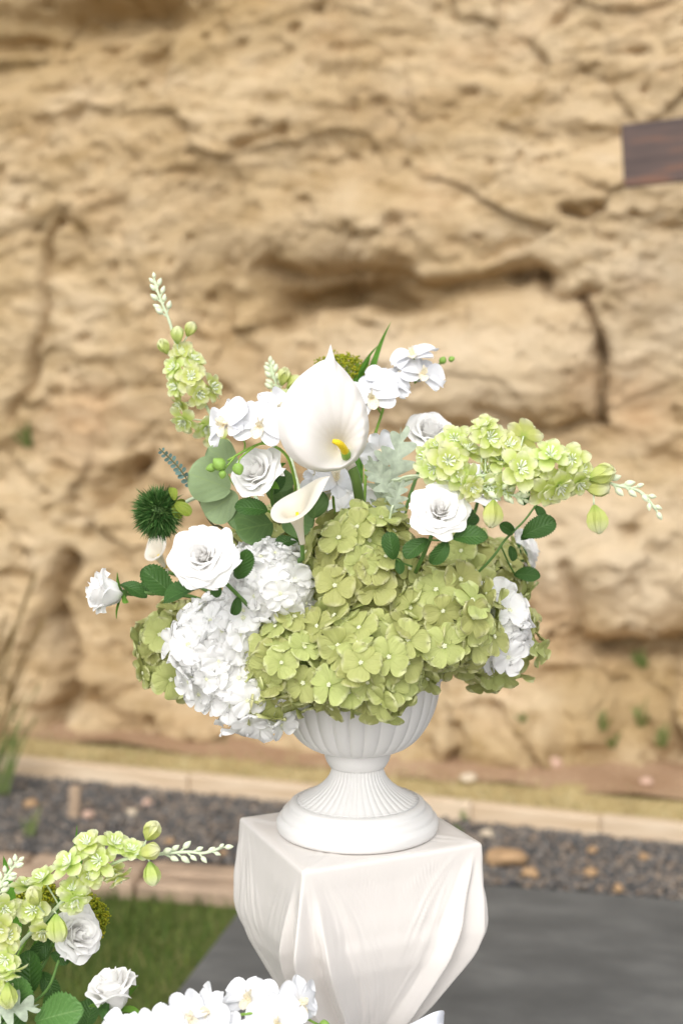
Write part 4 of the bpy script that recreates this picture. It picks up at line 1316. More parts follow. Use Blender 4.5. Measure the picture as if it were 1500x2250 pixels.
# the leafy rose shoot in front of it
T = Thing('rose_shoot', HUB, 'leafy green rose shoot leaning right behind the right larkspur', 'shoot')
pp = T.stem('stem', [HUB, P(1045, 1262, 1.75), P(1110, 1185, 1.76), P(1150, 1145, 1.77), P(1180, 1105, 1.78)], 0.0018, 0.0012, M['stem'])
for k, lf in enumerate([((1128, 1172), (1098, 1152), 1.765, 1.75), ((1148, 1178), (1220, 1142), 1.765, 1.76), ((1172, 1112), (1200, 1140), 1.78, 1.77), ((1150, 1110), (1152, 1072), 1.77, 1.76),
                        ((1128, 1262), (1187, 1265), 1.80, 1.79), ((1120, 1200), (1128, 1232), 1.78, 1.77), ((1143, 1185), (1165, 1172), 1.77, 1.76)]):
    q = (lf[0], lf[1])
    put_leaf(T, lf[0], lf[1], lf[2], lf[3], ((k % 3 - 1) * .4, -1, .5), k=k)
twig(T, (1100, 1200), (1130, 1262), 1.77, 1.80)
# glimpse of a rose behind the larkspur
rose(1062, 1062, 1.84, .030, (0.1, -0.8, 0.5), 'half2', 'white rose glimpsed between the right larkspur blossoms',
     [(1040, 1130, 1.84), (1000, 1200, 1.82), HB], seed=7)

# ---- larkspur sprays
def blossom_mesh(seed):
    g = Geo()
    rs = random.Random(seed)
    for ring, (n, L, W, t0, t1) in enumerate(((5, .0205, .0150, .30, -.10), (5, .0160, .0115, .75, .25))):
        for k in range(n):
            V, F, U = petal(L * rs.uniform(.88, 1.1), W * rs.uniform(.9, 1.1), 0.7, 2.8, t0 + rs.uniform(-.2, .3), t1 + rs.uniform(-.3, .25), rs.uniform(.05, .3), .0008, 1.5, seed * 20 + ring * 6 + k, 6, 6, point=0.12, mid=0.001)
            g.add(V, F, U, Matrix.Translation((0, 0, ring * 0.0015)) @ rz((k + ring * 0.5) * 2 * math.pi / n + rs.uniform(-.15, .15)))
    return g.mesh('blossom', M['delph'])
def stamen_mesh():
    g = Geo()
    rs = random.Random(3)
    for k in range(12):
        a = k * 0.5236
        d = Vector((math.cos(a) * rs.uniform(.4, .9), math.sin(a) * rs.uniform(.4, .9), 1)).normalized()
        L = rs.uniform(.008, .012)
        v, f = tube([Vector((0, 0, 0.001)), d * L * 0.5 + Vector((0, 0, 0)), d * L], 0.00045, 0.0007, 4)
        g.add(v, f)
    return g.mesh('stamens', M['stamen'])
def closed_mesh(seed, open_=0.15):
    g = Geo()
    rs = random.Random(seed)
    for k in range(5):
        V, F, U = petal(0.031, 0.0200, 0.6, 2.6, 0.45 + rs.uniform(-.05, .05), 2.55 - open_ + rs.uniform(-.1, .1), 0.35, 0, 1, seed + k, 6, 7, point=0.1)
        g.add(V, F, U, rz(k * 2 * math.pi / 5 + rs.uniform(-.1, .1)))
    return g.mesh('half_open_blossom', M['delph'])
BL = [blossom_mesh(k) for k in range(6)]
STA = stamen_mesh()
CB = [closed_mesh(k * 9, 0.1 + .14 * k) for k in range(4)]
v, f = egg(0.0130, 0.0074, 8, 7)
BUD = make_mesh('bud', v, f, M['bud_pale'], [(0.5, 0.5)] * len(v))
def larkspur(label, path, blossoms=(), closed=(), tip=None, tip_n=8, tip_len=0.05, seed=0, r=(0.0026, 0.0016), bs=1.0):
    """path: (px, py, Y) from the urn outwards; tip buds sit on the last stretch"""
    rs = random.Random(seed)
    pts = [Vector(p) if abs(p[0]) < 20 and abs(p[1]) < 20 else P(*p) for p in path]
    T = Thing('larkspur', pts[0], label, 'larkspur', 'pale green larkspur sprays')
    pp = T.stem('stem', pts, r[0], r[1], M['stem_pale'], 8, 7)
    def near(q):
        i = min(range(len(pp)), key=lambda k: (pp[k] - q).length)
        return pp[max(0, i - 2)]
    for k, b in enumerate(blossoms):
        px, py, Y = b[:3]
        s = (b[3] if len(b) > 3 else 1.0) * bs
        q = P(px, py, Y)
        st_ = near(q)
        d = (q - st_)
        d = d.normalized() if d.length > 1e-4 else TOCAM
        face = Vector(b[4]) if len(b) > 4 else (d * 0.8 + TOCAM * 0.6 + Vector((rs.gauss(0, .42), rs.gauss(0, .3), rs.gauss(0, .42))))
        face = face.normalized()
        mm = frame(q - face * 0.006, face, rs.uniform(0, 6), s)
        o = T.part('blossom', rs.choice(BL), mm)
        T.part('stamens', STA, mm, o, mm)
        V, F = tube(smooth_path([st_, st_.lerp(q, .6) - face * 0.006, q - face * 0.006], 4), 0.001, 0.0009, 6)
        T.geo('pedicel', V, F, M['stem_pale'])
    for k, b in enumerate(closed):
        px, py, Y, dx, dz = b[:5]
        s = b[5] if len(b) > 5 else 1.0
        q = P(px, py, Y)
        face = Vector((dx, b[6] if len(b) > 6 else -0.3, dz)).normalized()
        q = q - face * 0.010 * s
        mm = frame(q, face, rs.uniform(0, 6), s * bs)
        T.part('half_open_blossom', CB[k % 4], mm)
        st_ = near(q)
        V, F = tube(smooth_path([st_, st_.lerp(q, .6) - face * 0.004, q], 4), 0.001, 0.0009, 6)
        T.geo('pedicel', V, F, M['stem_pale'])
    # tip buds
    if tip_n:
        total, acc = 0, []
        for i in range(len(pp) - 1, 0, -1):
            total += (pp[i] - pp[i - 1]).length
            acc.append((total, i))
            if total > tip_len: break
        for k in range(tip_n):
            t = k / max(1, tip_n - 1) * total
            i = next((i for (tl, i) in acc if tl >= t), acc[-1][1])
            p = pp[i]
            dr = (pp[i] - pp[i - 1]).normalized()
            side = dr.cross(Vector((0, 1, 0))).normalized() * (1 if k % 2 else -1)
            d = (dr * (1.0 if k else 3) + side * rs.uniform(.4, .9) + Vector((0, -1, 0)) * rs.uniform(-.2, .6)).normalized()
            ll = 0.004 + 0.006 * (t / total) * rs.uniform(.6, 1.1)
            q = p + d * ll
            V, F = tube([p, p + d * ll * 0.5, q], 0.0012, 0.0011, 5)
            T.geo('bud_stalk', V, F, M['stem_pale'])
            T.part('bud', BUD, frame(q - d * 0.0015, d, 0, rs.uniform(.8, 1.15) * (0.75 + 0.35 * t / total)))
    return T
larkspur('tall larkspur spray rising at upper left with closed buds on top', [HB, (560, 1090, 1.86), (490, 960, 1.87), (430, 850, 1.875), (392, 770, 1.88), (372, 705, 1.88), (352, 655, 1.88), (340, 617, 1.88)],
         [(428, 786, 1.865, 1.0, (.6, -.5, .5)), (378, 806, 1.86, 1.0, (-.6, -.7, .3)), (398, 772, 1.865, .9), (420, 826, 1.85, 1.1, (.1, -.9, .3)), (470, 850, 1.865, 1.1, (.8, -.4, .3)), (382, 850, 1.86, 1.0, (-.7, -.6, -.1)), (440, 868, 1.85, 1.0, (.5, -.7, -.2)), (402, 928, 1.85, 1.1, (-.4, -.6, -.6)), (455, 942, 1.86, 1.1, (.3, -.6, -.5)), (392, 892, 1.87, .9, (-.6, -.3, -.5)), (474, 968, 1.86)],
         [(363, 766, 1.87, -.3, .7, .85), (390, 742, 1.86, .05, .9, .9), (416, 728, 1.87, .4, .8, .8)], tip_n=10, tip_len=0.055, seed=1)
larkspur('short larkspur tip just left of the big calla', [HB, (650, 1050, 1.92), (632, 930, 1.94), (615, 870, 1.95), (605, 840, 1.95), (594, 803, 1.95)],
         [(625, 875, 1.93, .9), (605, 885, 1.93, .9), (640, 890, 1.94, .9), (585, 890, 1.94, .8)], [(622, 833, 1.94, .25, .9), (642, 845, 1.94, .7, .5)], tip_n=10, tip_len=0.04, seed=2)
larkspur('long larkspur spray reaching right with the most open blossoms', [HB, (850, 1105, 1.72), (872, 1065, 1.68), (930, 1045, 1.64), (1020, 1048, 1.61), (1110, 1040, 1.60), (1210, 1035, 1.60), (1290, 1045, 1.60), (1350, 1065, 1.60), (1405, 1080, 1.60), (1440, 1120, 1.60)],
         [(985, 1012, 1.595, 1.12), (1078, 962, 1.60, 1.12), (1155, 955, 1.60, 1.05), (1028, 985, 1.61, 1.05), (1145, 1028, 1.575, 1.2), (1210, 995, 1.585, 1.1), (1255, 1010, 1.59, 1.0), (1232, 1072, 1.58, 1.12), (1240, 1050, 1.59, 1.0),
          (1035, 1062, 1.595, .95), (998, 962, 1.625, .9), (930, 1002, 1.63, .9, (-.8, -.5, .2)), (1100, 1005, 1.61, 1.0), (1075, 1030, 1.61, .9), (1185, 1065, 1.60, .95), (1118, 1070, 1.60, .9), (960, 975, 1.63, .8), (1282, 1030, 1.595, .85), (1275, 1068, 1.59, .85, (.4, -.6, -.5)), (1180, 1012, 1.59, 1.0), (1060, 930, 1.605, .9, (-.3, -.5, .8)), (1120, 975, 1.60, 1.0, (.1, -.8, .5)), (1205, 1085, 1.585, 1.0, (.2, -.8, -.5)), (1010, 1040, 1.60, 1.0), (950, 1030, 1.615, 1.0, (-.3, -.9, 0)), (1075, 1075, 1.60, .9, (-.1, -.7, -.6))],
         [(1312, 1045, 1.59, .9, .35, 1.1), (1308, 1130, 1.59, .15, -.9, 1.15), (1082, 1118, 1.59, -.1, -.95, 1.1), (1300, 1070, 1.60, .9, -.1, 1.0)], tip_n=12, tip_len=0.085, seed=3, bs=1.08)
larkspur('slim budded larkspur tip beneath the long right spray', [HB, (845, 1110, 1.70), (880, 1052, 1.66), (950, 1048, 1.62), (1030, 1068, 1.60), (1090, 1078, 1.60), (1145, 1095, 1.60)], [(1040, 1075, 1.585, .8)], (), tip_n=12, tip_len=0.05, seed=4, r=(.002, .001))
LB = tuple(P(-120, 2420, 1.62))
larkspur('lower left larkspur spray pointing right towards the pedestal', [LB, (20, 2115, 1.60), (100, 2022, 1.59), (180, 1940, 1.585), (260, 1893, 1.58), (340, 1878, 1.58), (410, 1872, 1.58), (450, 1874, 1.58), (488, 1862, 1.58)],
         [(190, 1848, 1.58, 1.05, (-.1, -.5, .8)), (150, 1893, 1.565, 1.2), (215, 1890, 1.57, 1.1), (255, 1848, 1.58, 1.0), (245, 1920, 1.58, 1.0, (.2, -.5, -.7)), (262, 1935, 1.57, .9, (.4, -.4, -.7)), (90, 1925, 1.58, 1.0, (-.4, -.4, .8)), (60, 1940, 1.60, 1.0),
          (165, 1985, 1.56, 1.0, (.3, -.8, -.4)), (160, 1950, 1.57, 1.0), (70, 2000, 1.57, 1.1), (95, 2052, 1.56, .9, (.1, -.8, -.5)), (290, 1862, 1.575, .95), (200, 1925, 1.57, .95)],
         [(330, 1832, 1.57, .45, .8, 1.05), (322, 1872, 1.56, .9, .3, 1.0), (332, 1912, 1.57, .2, -.9, 1.0), (125, 2030, 1.56, .1, -.95, 1.15), (78, 1975, 1.55, -.2, .8, 1.0)], tip_n=12, tip_len=0.075, seed=5)
larkspur('leftmost larkspur spray cut by the photo edge at lower left', [LB, (-60, 2180, 1.58), (-30, 2080, 1.56), (-15, 1990, 1.56), (5, 1940, 1.56), (38, 1895, 1.56)],
         [(12, 2000, 1.55, 1.0), (-5, 2045, 1.54, 1.1), (20, 2055, 1.545, .9), (10, 2110, 1.54, 1.1), (25, 2145, 1.53, .9, (.2, -.4, -.9)), (-10, 2160, 1.54, 1.0)], [(18, 2180, 1.53, .1, -.95, 1.1)], tip_n=12, tip_len=0.05, seed=6)

# ---- orchids
def orchid_set(seed):
    rs = random.Random(seed)
    res = []
    for k, (ang, L, W) in enumerate(((0, .030, .022), (2.2, .029, .021), (-2.2, .029, .021), (1.25, .033, .038), (-1.25, .033, .038))):
        big = k >= 3
        V, F, U = petal(L * rs.uniform(.95, 1.05), W, 0.62 if big else .6, 3.0 if big else 2.6, .42 if big else .25, -.55 if big else -.2, .18 if big else .26, .0024 if big else .0014, 1.7, seed * 9 + k, 9, 9, mid=0.001, wave=.0016)
        g = Geo().add(V, F, U, Matrix.Translation((0, 0, 0.0018 if big else 0)) @ rz(ang))
        res.append(('petal', g.mesh('petal', M['orchid'])))
    g = Geo()
    for ang, L, W, t0, t1 in ((math.pi, .020, .013, .9, -.2), (math.pi - .9, .014, .012, 1.3, 1.5), (math.pi + .9, .014, .012, 1.3, 1.5)):
        V, F, U = petal(L, W, .6, 3, t0, t1, .35, seed=seed + 3)
        g.add(V, F, U, Matrix.Translation((0, 0, .002)) @ rz(ang))
    v, f = egg(.008, .006, 8, 6)
    g.add(v, f, [(0.5, 0.6)] * len(v))
    res.append(('lip', g.mesh('lip', M['orchid_lip'])))
    return res
ORC = [orchid_set(k) for k in range(3)]
v, f = egg(0.015, 0.0125, 12, 9)
OBUD = make_mesh('bud', v, f, M['bud_green'], [(0.5, 0.5)] * len(v))
def orchid(label, path, flowers, buds=(), seed=0, stem_mat='stem_lime', branches=()):
    rs = random.Random(seed)
    pts = [Vector(p) if abs(p[0]) < 20 and abs(p[1]) < 20 else P(*p) for p in path]
    T = Thing('orchid', pts[0], label, 'orchid', 'white orchid sprays')
    pp = T.stem('stem', pts, 0.0022, 0.0014, M[stem_mat], 8, 7)
    for b in branches:
        T.stem('side_stem', [P(*q) for q in b], 0.0013, 0.0011, M[stem_mat], 6, 6)
    for k, (px, py, Y, face, s, roll) in enumerate(flowers):
        q = P(px, py, Y)
        n = Vector(face).normalized()
        # local +Y (the top sepal) kept upright, then rolled
        upv = Vector((0, 0, 1)) - n * n.z
        y = upv.normalized() if upv.length > .05 else Vector((0, 1, 0))
        x = y.cross(n)
        mm = Matrix.Translation(q) @ Matrix((x, y, n)).transposed().to_4x4() @ rz(R(roll)) @ Matrix.Scale(s, 4)
        st_ = min(pp, key=lambda a: (a - q).length)
        V, F = tube(smooth_path([st_, st_.lerp(q, .5) - n * 0.012, q - n * 0.001], 5), 0.0011, 0.0013, 6)
        fl = T.geo('flower', V, F, M[stem_mat])
        fm = Matrix.Translation(T.base)
        for nm, me in ORC[(k + seed) % 3]:
            mesh_obj(nm, me, fl, fm.inverted() @ mm)
    for (px, py, Y, dx, dz, s) in buds:
        q = P(px, py, Y)
        d = Vector((dx, -.3, dz)).normalized()
        T.part('bud', OBUD, frame(q - d * 0.007 * s, d, 0, s))
    return T
orchid('white orchid spray left of the big calla with green buds below', [HB, (660, 1150, 1.73), (648, 1060, 1.68), (628, 1000, 1.66), (585, 975, 1.66), (548, 985, 1.655), (500, 1012, 1.65)],
       [(500, 932, 1.66, (-.72, -.6, .35), 1.08, 24), (573, 938, 1.645, (-.05, -.85, .55), 1.08, -14), (612, 905, 1.68, (.4, -.7, .6), 1.0, 35)],
       [(482, 1020, 1.64, -.6, .6, 1.25), (523, 1030, 1.635, .2, -.5, 1.1), (464, 1028, 1.65, -.8, -.2, .85), (489, 1042, 1.64, -.1, -.9, .75)], seed=1,
       branches=([(560, 980, 1.655), (530, 1005, 1.645), (522, 1025, 1.637)], [(515, 1005, 1.65), (490, 1035, 1.645)]))
orchid('white orchid spray rising behind the big calla at right', [HB, (800, 1110, 1.78), (808, 1010, 1.80), (838, 910, 1.83), (850, 870, 1.85), (890, 845, 1.87), (935, 815, 1.88), (975, 795, 1.89)],
       [(818, 875, 1.80, (-.25, -.85, .5), 1.12, 22), (852, 845, 1.82, (.35, -.55, .75), 1.0, -25), (908, 785, 1.86, (-.3, -.4, .9), 1.0, 35), (925, 825, 1.85, (.35, -.6, .7), 1.05, -30), (880, 835, 1.86, (.1, -.5, .85), .95, 40), (830, 990, 1.80, (.5, -.85, -.1), .85, 30)],
       [(972, 792, 1.88, .2, .5, .8), (991, 789, 1.89, .6, .3, .65)], seed=2)
orchid('white orchid glimpsed below the big calla rim', [HB, (735, 1130, 1.74), (738, 1075, 1.73)], [(738, 1058, 1.71, (.1, -.6, .75), .9, 180), (700, 1048, 1.73, (-.4, -.7, .5), .75, 90)], seed=0)
OB = tuple(P(180, 2640, 1.52))
orchid('white orchid spray along the bottom edge before the pedestal', [OB, (230, 2420, 1.49), (330, 2300, 1.47), (450, 2250, 1.47), (560, 2225, 1.48), (640, 2225, 1.50), (700, 2252, 1.51)],
       [(548, 2198, 1.50, (-.15, -.4, .9), 1.0, 6), (462, 2224, 1.47, (-.65, -.65, .4), .92, -24), (410, 2236, 1.455, (.45, -.65, .6), .88, 20), (655, 2202, 1.50, (.7, -.6, .35), .9, -16), (606, 2246, 1.475, (.1, -.8, .6), 1.0, 12),
        (500, 2286, 1.45, (-.1, -.8, .55), .95, -8), (348, 2268, 1.45, (-.4, -.7, .6), .95, 14), (268, 2276, 1.46, (-.2, -.6, .75), .95, -10)],
       [(712, 2252, 1.50, .9, .1, .9)], seed=3)

# ---- callas
SPA = []
def big_calla():
    Y0 = 1.615
    T = Thing('calla_lily', HUB, 'tall white calla lily with yellow spadix at the top centre', 'calla lily', 'calla lilies')
    tx, ty = 744, 985
    pts = [(727, 761), (737, 799), (757, 822), (787, 862), (805, 915), (806, 962), (792, 1000), (766, 1025), (730, 1036), (690, 1034), (652, 1016), (622, 976), (613, 930), (625, 880), (655, 836), (692, 808), (716, 796)]
    a = np.array([math.atan2(-(y - ty), x - tx) for x, y in pts]); r_ = np.array([math.hypot(x - tx, y - ty) for x, y in pts])
    o = np.argsort(a); a, r_ = a[o], r_[o]
    a3, r3 = np.concatenate([a - 2 * math.pi, a, a + 2 * math.pi]), np.tile(r_, 3)
    n, m_ = 160, 26
    # more samples near the tip
    base = np.linspace(-math.pi, math.pi, n, endpoint=False)
    rho = np.interp(base, a3, r3)
    # round off the polygon everywhere but at the tip
    tipa = math.atan2(-(761 - ty), 727 - tx)
    sm = rho.copy()
    for _ in range(14):
        sm = 0.25 * np.roll(sm, 1) + 0.5 * sm + 0.25 * np.roll(sm, -1)
    wgt = np.exp(-((base - tipa) / 0.12) ** 2)
    rho = sm * (1 - wgt) + rho * wgt
    V, U = [], []
    sc_ = 1.66 / FPX
    th0 = P(tx, ty, Y0)
    for j in range(m_):
        s = 0.05 + 0.95 * j / (m_ - 1)
        for i in range(n):
            ra = rho[i] * sc_
            x, z = math.cos(base[i]) * ra * s, math.sin(base[i]) * ra * s
            dist = ra * s
            depth = 0.050 * math.exp(-(dist / 0.021) ** 1.3)               # throat falls away into the tube
            depth += 0.27 * (0.008 * math.log1p(math.exp(min(40, z / 0.008)))) - 0.0016 * (dist / 0.06) ** 2 * 10 * 0.4  # the blade leans back
            lip = max(0.0, (s - 0.80) / 0.20)
            depth += 0.012 * lip ** 2.0                                     # rolled rim
            depth -= 0.010 * math.sin(math.pi * min(1, s * 1.1)) * abs(math.cos(base[i])) ** 2 * 1.2
            depth += 0.0016 * math.sin(base[i] * 23) * s * max(0, math.sin(base[i])) ** 2 * 0.8
            V.append((th0.x + x, th0.y + depth, th0.z + z))
            U.append((i / n, 0.02 + 0.98 * min(1.0, dist / 0.075) ** 0.8))
    T.geo('spathe', V, grid_faces(n, m_, True), M['calla'], U)
    # tube behind the throat
    tp = smooth_path([Vector((th0.x, th0.y + 0.046, th0.z)), P(757, 1004, Y0 + 0.065), P(774, 1030, Y0 + 0.062)], 6)
    v, f = tube(tp, 0.011, 0.0062, 16)
    T.geo('spathe_tube', v, f, M['calla_cream'], [(0.5, 0.5)] * len(v))
    v, f = tube(smooth_path([P(760, 1003, Y0 + 0.03), P(757, 990, Y0 + 0.008), P(746, 975, Y0 - 0.006), P(731, 969, Y0 - 0.010)], 6), 0.0048, 0.003, 10, lambda t: 0.0046 - 0.0022 * t ** 3)
    T.geo('spadix', v, f, M['spadix'])
    T.stem('stem', [P(772, 1026, Y0 + 0.062), P(782, 1055, Y0 + 0.07), P(791, 1110, Y0 + 0.10), P(794, 1160, Y0 + 0.13), HUB], 0.0062, 0.0060, M['stem_calla'], 6, 12)
    T.stem('throat', [P(761, 1004, Y0 + 0.028), P(760, 999, Y0 + 0.016), P(758, 992, Y0 + 0.012)], 0.0056, 0.0054, M['stem_lime'], 3, 10)
big_calla()
def small_calla(label, b, o, tipdir, L, Rr, stem_pts, Yb, Yo, seed=0):
    """b: foot of the trumpet, o: middle of its mouth"""
    pb, po = P(*b, Yb), P(*o, Yo)
    T = Thing('calla_lily', HUB, label, 'calla lily', 'calla lilies')
    z = (po - pb).normalized()
    t = Vector(tipdir); x = (t - z * t.dot(z)).normalized(); y = z.cross(x)
    n, m_ = 64, 24
    V, U = [], []
    for j in range(m_):
        h = j / (m_ - 1)
        for i in range(n):
            th = 2 * math.pi * i / n
            k = ((1 + math.cos(th)) / 2)
            hm = 0.76 + 0.18 * k + 0.34 * k ** 5
            hh = h * hm
            r_ = 0.11 + 0.10 * h + 0.80 * h ** 3.0 * (0.80 + 0.35 * k ** 3)
            lip = max(0, (h - .82) / .18)
            zz = hh * L - lip ** 2 * 0.12 * L * (1 - 0.5 * k)
            rr = Rr * r_ * (1 + 0.18 * lip ** 2) * (1 + .05 * math.sin(3 * th + seed))
            pinch = 1 - 0.75 * k ** 16 * lip
            V.append(pb + z * zz + x * rr * math.cos(th) + y * rr * math.sin(th) * pinch)
            U.append((i / n, 0.25 + .75 * h))
    T.geo('spathe', V, grid_faces(n, m_, True), M['calla_cream'], U)
    v, f = tube([pb + z * L * .2, pb + z * L * .45, pb + z * L * .62], 0.003, 0.002, 8)
    T.geo('spadix', v, f, M['spadix'])
    T.stem('stem', [pb + z * 0.004] + [P(*q) for q in stem_pts] + [HUB], 0.0026, 0.0028, M['stem'], 6, 8)
small_calla('small cream calla bending left below the big calla', (664, 1194), (650, 1112), (.9, -.1, .45), .066, .031, [(665, 1225, 1.64), (668, 1260, 1.67)], 1.625, 1.605, 1)
small_calla('small cream calla in the shade behind the bent one', (712, 1146), (716, 1085), (.6, .4, .6), .062, .022, [(714, 1180, 1.75)], 1.735, 1.728, 2)
small_calla('blurred cream calla at far left behind the large rose', (372, 1262), (340, 1205), (-.2, .2, .9), .050, .017, [(440, 1290, 1.88)], 1.88, 1.87, 3)

# ---- green bristle ball
T = Thing('green_dianthus', HUB, 'dark green bristly ball flower at left above the roses', 'ball flower')
bc = P(350, 1125, 1.77)
ax = Vector((-0.72, -0.62, 0.05)).normalized()
n = 2600
zz = 1 - 2 * (np.arange(n) + .5) / n
aa = np.arange(n) * 2.399963
d = np.stack([np.sqrt(1 - zz ** 2) * np.cos(aa), np.sqrt(1 - zz ** 2) * np.sin(aa), zz], -1)
d = d + RNG.normal(0, .10, d.shape); d /= np.linalg.norm(d, axis=1)[:, None]
d = d[(d @ np.array(ax)) > -0.55]; n = len(d)
tng = np.cross(d, RNG.normal(0, 1, d.shape)); tng /= np.linalg.norm(tng, axis=1)[:, None]
rad_ = 0.0345 * RNG.uniform(.88, 1.08, n)
bend = RNG.normal(0, .003, d.shape) + np.array([0, 0, -0.002])
b0_, m0_, t0_ = d * 0.017, d * (rad_ * .75)[:, None] + bend * .4, d * rad_[:, None] + bend
wv = tng * 0.0009
v = np.stack([b0_ - wv, b0_ + wv, m0_ + wv * .9, m0_ - wv * .9, t0_], 1).reshape(-1, 3)
o5 = np.arange(n) * 5
f = np.concatenate([np.stack([o5, o5 + 1, o5 + 2], -1), np.stack([o5, o5 + 2, o5 + 3], -1), np.stack([o5 + 3, o5 + 2, o5 + 4], -1)])
T.part('bristles', np_mesh('bristles', v, f, M['bristle']), Matrix.Translation(bc))
v, f = lathe([(max(1e-4, .021 * math.sin(math.pi * j / 10)), -.021 * math.cos(math.pi * j / 10)) for j in range(11)], 20)
T.geo('heart', [bc + Vector(p) for p in v], f, M['stem'])
M['bract'] = leaf_mat('yellow green bract', (0.19, 0.25, 0.03), (0.45, 0.32, 0.05), rough=0.5, veins=2, amount=0.2)
for k, (p0, p1) in enumerate((((384, 1105), (418, 1130)), ((380, 1108), (395, 1140)), ((384, 1100), (378, 1070)), ((386, 1102), (410, 1112)))):
    V, F, U = petal(1, .62, .5, 3, .5, -.5, .35, seed=k)
    a_, b_ = P(*p0, 1.755), P(*p1, 1.745 + .008 * k)
    T.part('bract', make_mesh('bract', V, F, M['bract'], U), along(a_, b_ - a_, (0.2, -1, .5), (b_ - a_).length))
T.stem('stem', [bc - ax * 0.02, P(400, 1108, 1.79), P(450, 1095, 1.82), P(540, 1150, 1.82), HUB], .0025, .0025, M['stem_pale'])

# ---- umbels
def umbel(label, c, r_, axis, foot, seed):
    rs = random.Random(seed)
    T = Thing('umbel', foot[-1], label, 'umbel flower', 'yellow green umbels')
    ax = Vector(axis).normalized()
    hub = c - ax * r_ * 1.15
    g = Geo()
    for k in range(46):
        zz = 1 - 1.05 * (k + .5) / 46
        a = k * 2.39996
        q = math.sqrt(max(0, 1 - zz * zz))
        d = Vector((q * math.cos(a), q * math.sin(a), zz))
        mm = ax.to_track_quat('Z', 'Y').to_matrix()
        e_ = c - ax * r_ * .35 + mm @ Vector((d.x * r_, d.y * r_, d.z * r_ * .8))
        V, F = tube(smooth_path([hub, hub.lerp(e_, .55) + ax * r_ * .08, e_], 4), .0007, .0006, 5)
        T.geo('ray', V, F, M['stem_lime'])
        for _ in range(26):
            off_ = Vector((rs.gauss(0, 1), rs.gauss(0, 1), rs.gauss(0, .7))) * r_ * .12
            s = rs.uniform(.0010, .0019)
            g.add([e_ + off_ + Vector(p) * s - T.base for p in IV], [tuple(map(int, t)) for t in IF])
    T.part('bead_cluster', g.mesh('bead_cluster', M['umbel'], False), Matrix.Translation(T.base))
    T.stem('stem', [hub] + foot, .002, .0025, M['stem_lime'])
umbel('yellow green umbel behind the tip of the big calla', P(746, 808, 1.93), .034, (0, -.25, 1), [P(752, 920, 1.9), HUB], 1)
umbel('yellow green umbel at lower left behind the rose', P(204, 2012, 1.68), .026, (.9, -.2, .35), [P(120, 2070, 1.66), Vector(LB)], 2)
umbel('yellow green umbel glimpsed behind the lower left larkspur', P(75, 1958, 1.70), .024, (.1, -.2, 1), [P(60, 2060, 1.66), Vector(LB)], 3)

# ---- grass blades behind the calla
T = Thing('grass_sprig', HUB, 'upright green grass blades behind the big calla at right', 'grass sprig')
for k, (p, w_) in enumerate((([(790, 1010, 1.88), (802, 870, 1.89), (820, 800, 1.89), (840, 745, 1.89), (859, 706, 1.89)], .011),
                             ([(785, 1000, 1.88), (788, 850, 1.9), (800, 800, 1.9), (822, 768, 1.9), (840, 752, 1.90)], .008),
                             ([(780, 1000, 1.89), (782, 880, 1.9), (790, 830, 1.9), (806, 800, 1.88), (816, 770, 1.87)], .009),
                             ([(780, 1000, 1.89), (775, 880, 1.9), (780, 830, 1.91), (790, 790, 1.92)], .008))):
    pp = smooth_path([HUB] + [P(*q) for q in p], 7)
    V, U = [], []
    for i, q in enumerate(pp):
        t = i / (len(pp) - 1)
        w = w_ / 2 * min(1, (1 - t) * 2.4 + .02)
        for u in (-1, 0, 1):
            V.append(q + Vector((u * w * .9, -abs(u) * w * .5, u * w * .25)))
            U.append(((u + 1) / 2, t))
    T.geo('blade', V, grid_faces(3, len(pp)), M['blade'], U)
T2 = Thing('grass_sprig', LB, 'dark green blades rising at the lower left edge', 'grass sprig')
for k, (p, w_) in enumerate((([(30, 2090, 1.64), (28, 1980, 1.64), (14, 1905, 1.64), (8, 1880, 1.64)], .010), ([(150, 1950, 1.63), (165, 1880, 1.63), (170, 1812, 1.63)], .009))):
    pp = smooth_path([Vector(LB)] + [P(*q) for q in p], 7)
    V, U = [], []
    for i, q in enumerate(pp):
        t = i / (len(pp) - 1)
        w = w_ / 2 * min(1, (1 - t) * 2.4 + .02)
        for u in (-1, 0, 1):
            V.append(q + Vector((u * w, -abs(u) * w * .4, u * w * .2))); U.append(((u + 1) / 2, t))
    T2.geo('blade', V, grid_faces(3, len(pp)), M['blade'], U)

# ---- dusty miller
def lobed(L, W, seed):
    """one soft sheet with deep rounded lobes"""
    rs = random.Random(seed)
    nu, nv = 11, 61
    V, U, y, z, pv = [], [], 0.0, 0.0, 0.0
    for j in range(nv):
        v = j / (nv - 1)
        th = 0.25 - 0.9 * v
        y += math.cos(th) * (v - pv) * L; z += math.sin(th) * (v - pv) * L; pv = v
        env = math.sin(math.pi * min(1, 0.04 + 0.93 * v) ** 0.75) ** 0.7
        for i in range(nu):
            u = -1 + 2 * i / (nu - 1)
            ph = 0.0 if u < 0 else 0.45
            lobe = 0.20 + 0.80 * abs(math.sin(math.pi * (4.2 * v + ph))) ** 1.1
            w = W * 0.62 * env * lobe
            off = 0.16 * abs(u) * w + 0.05 * W * math.sin(9 * v + ph * 7 + seed) * abs(u)
            V.append((u * w, y + 0.14 * L * abs(u) * lobe - math.sin(th) * off, z + math.cos(th) * off))
            U.append(((u + 1) / 2, v))
    return make_mesh('leaf', V, grid_faces(nu, nv), M['dusty'], U)
T = Thing('dusty_miller', HUB, 'silver green lobed leaves right of the big calla', 'foliage')
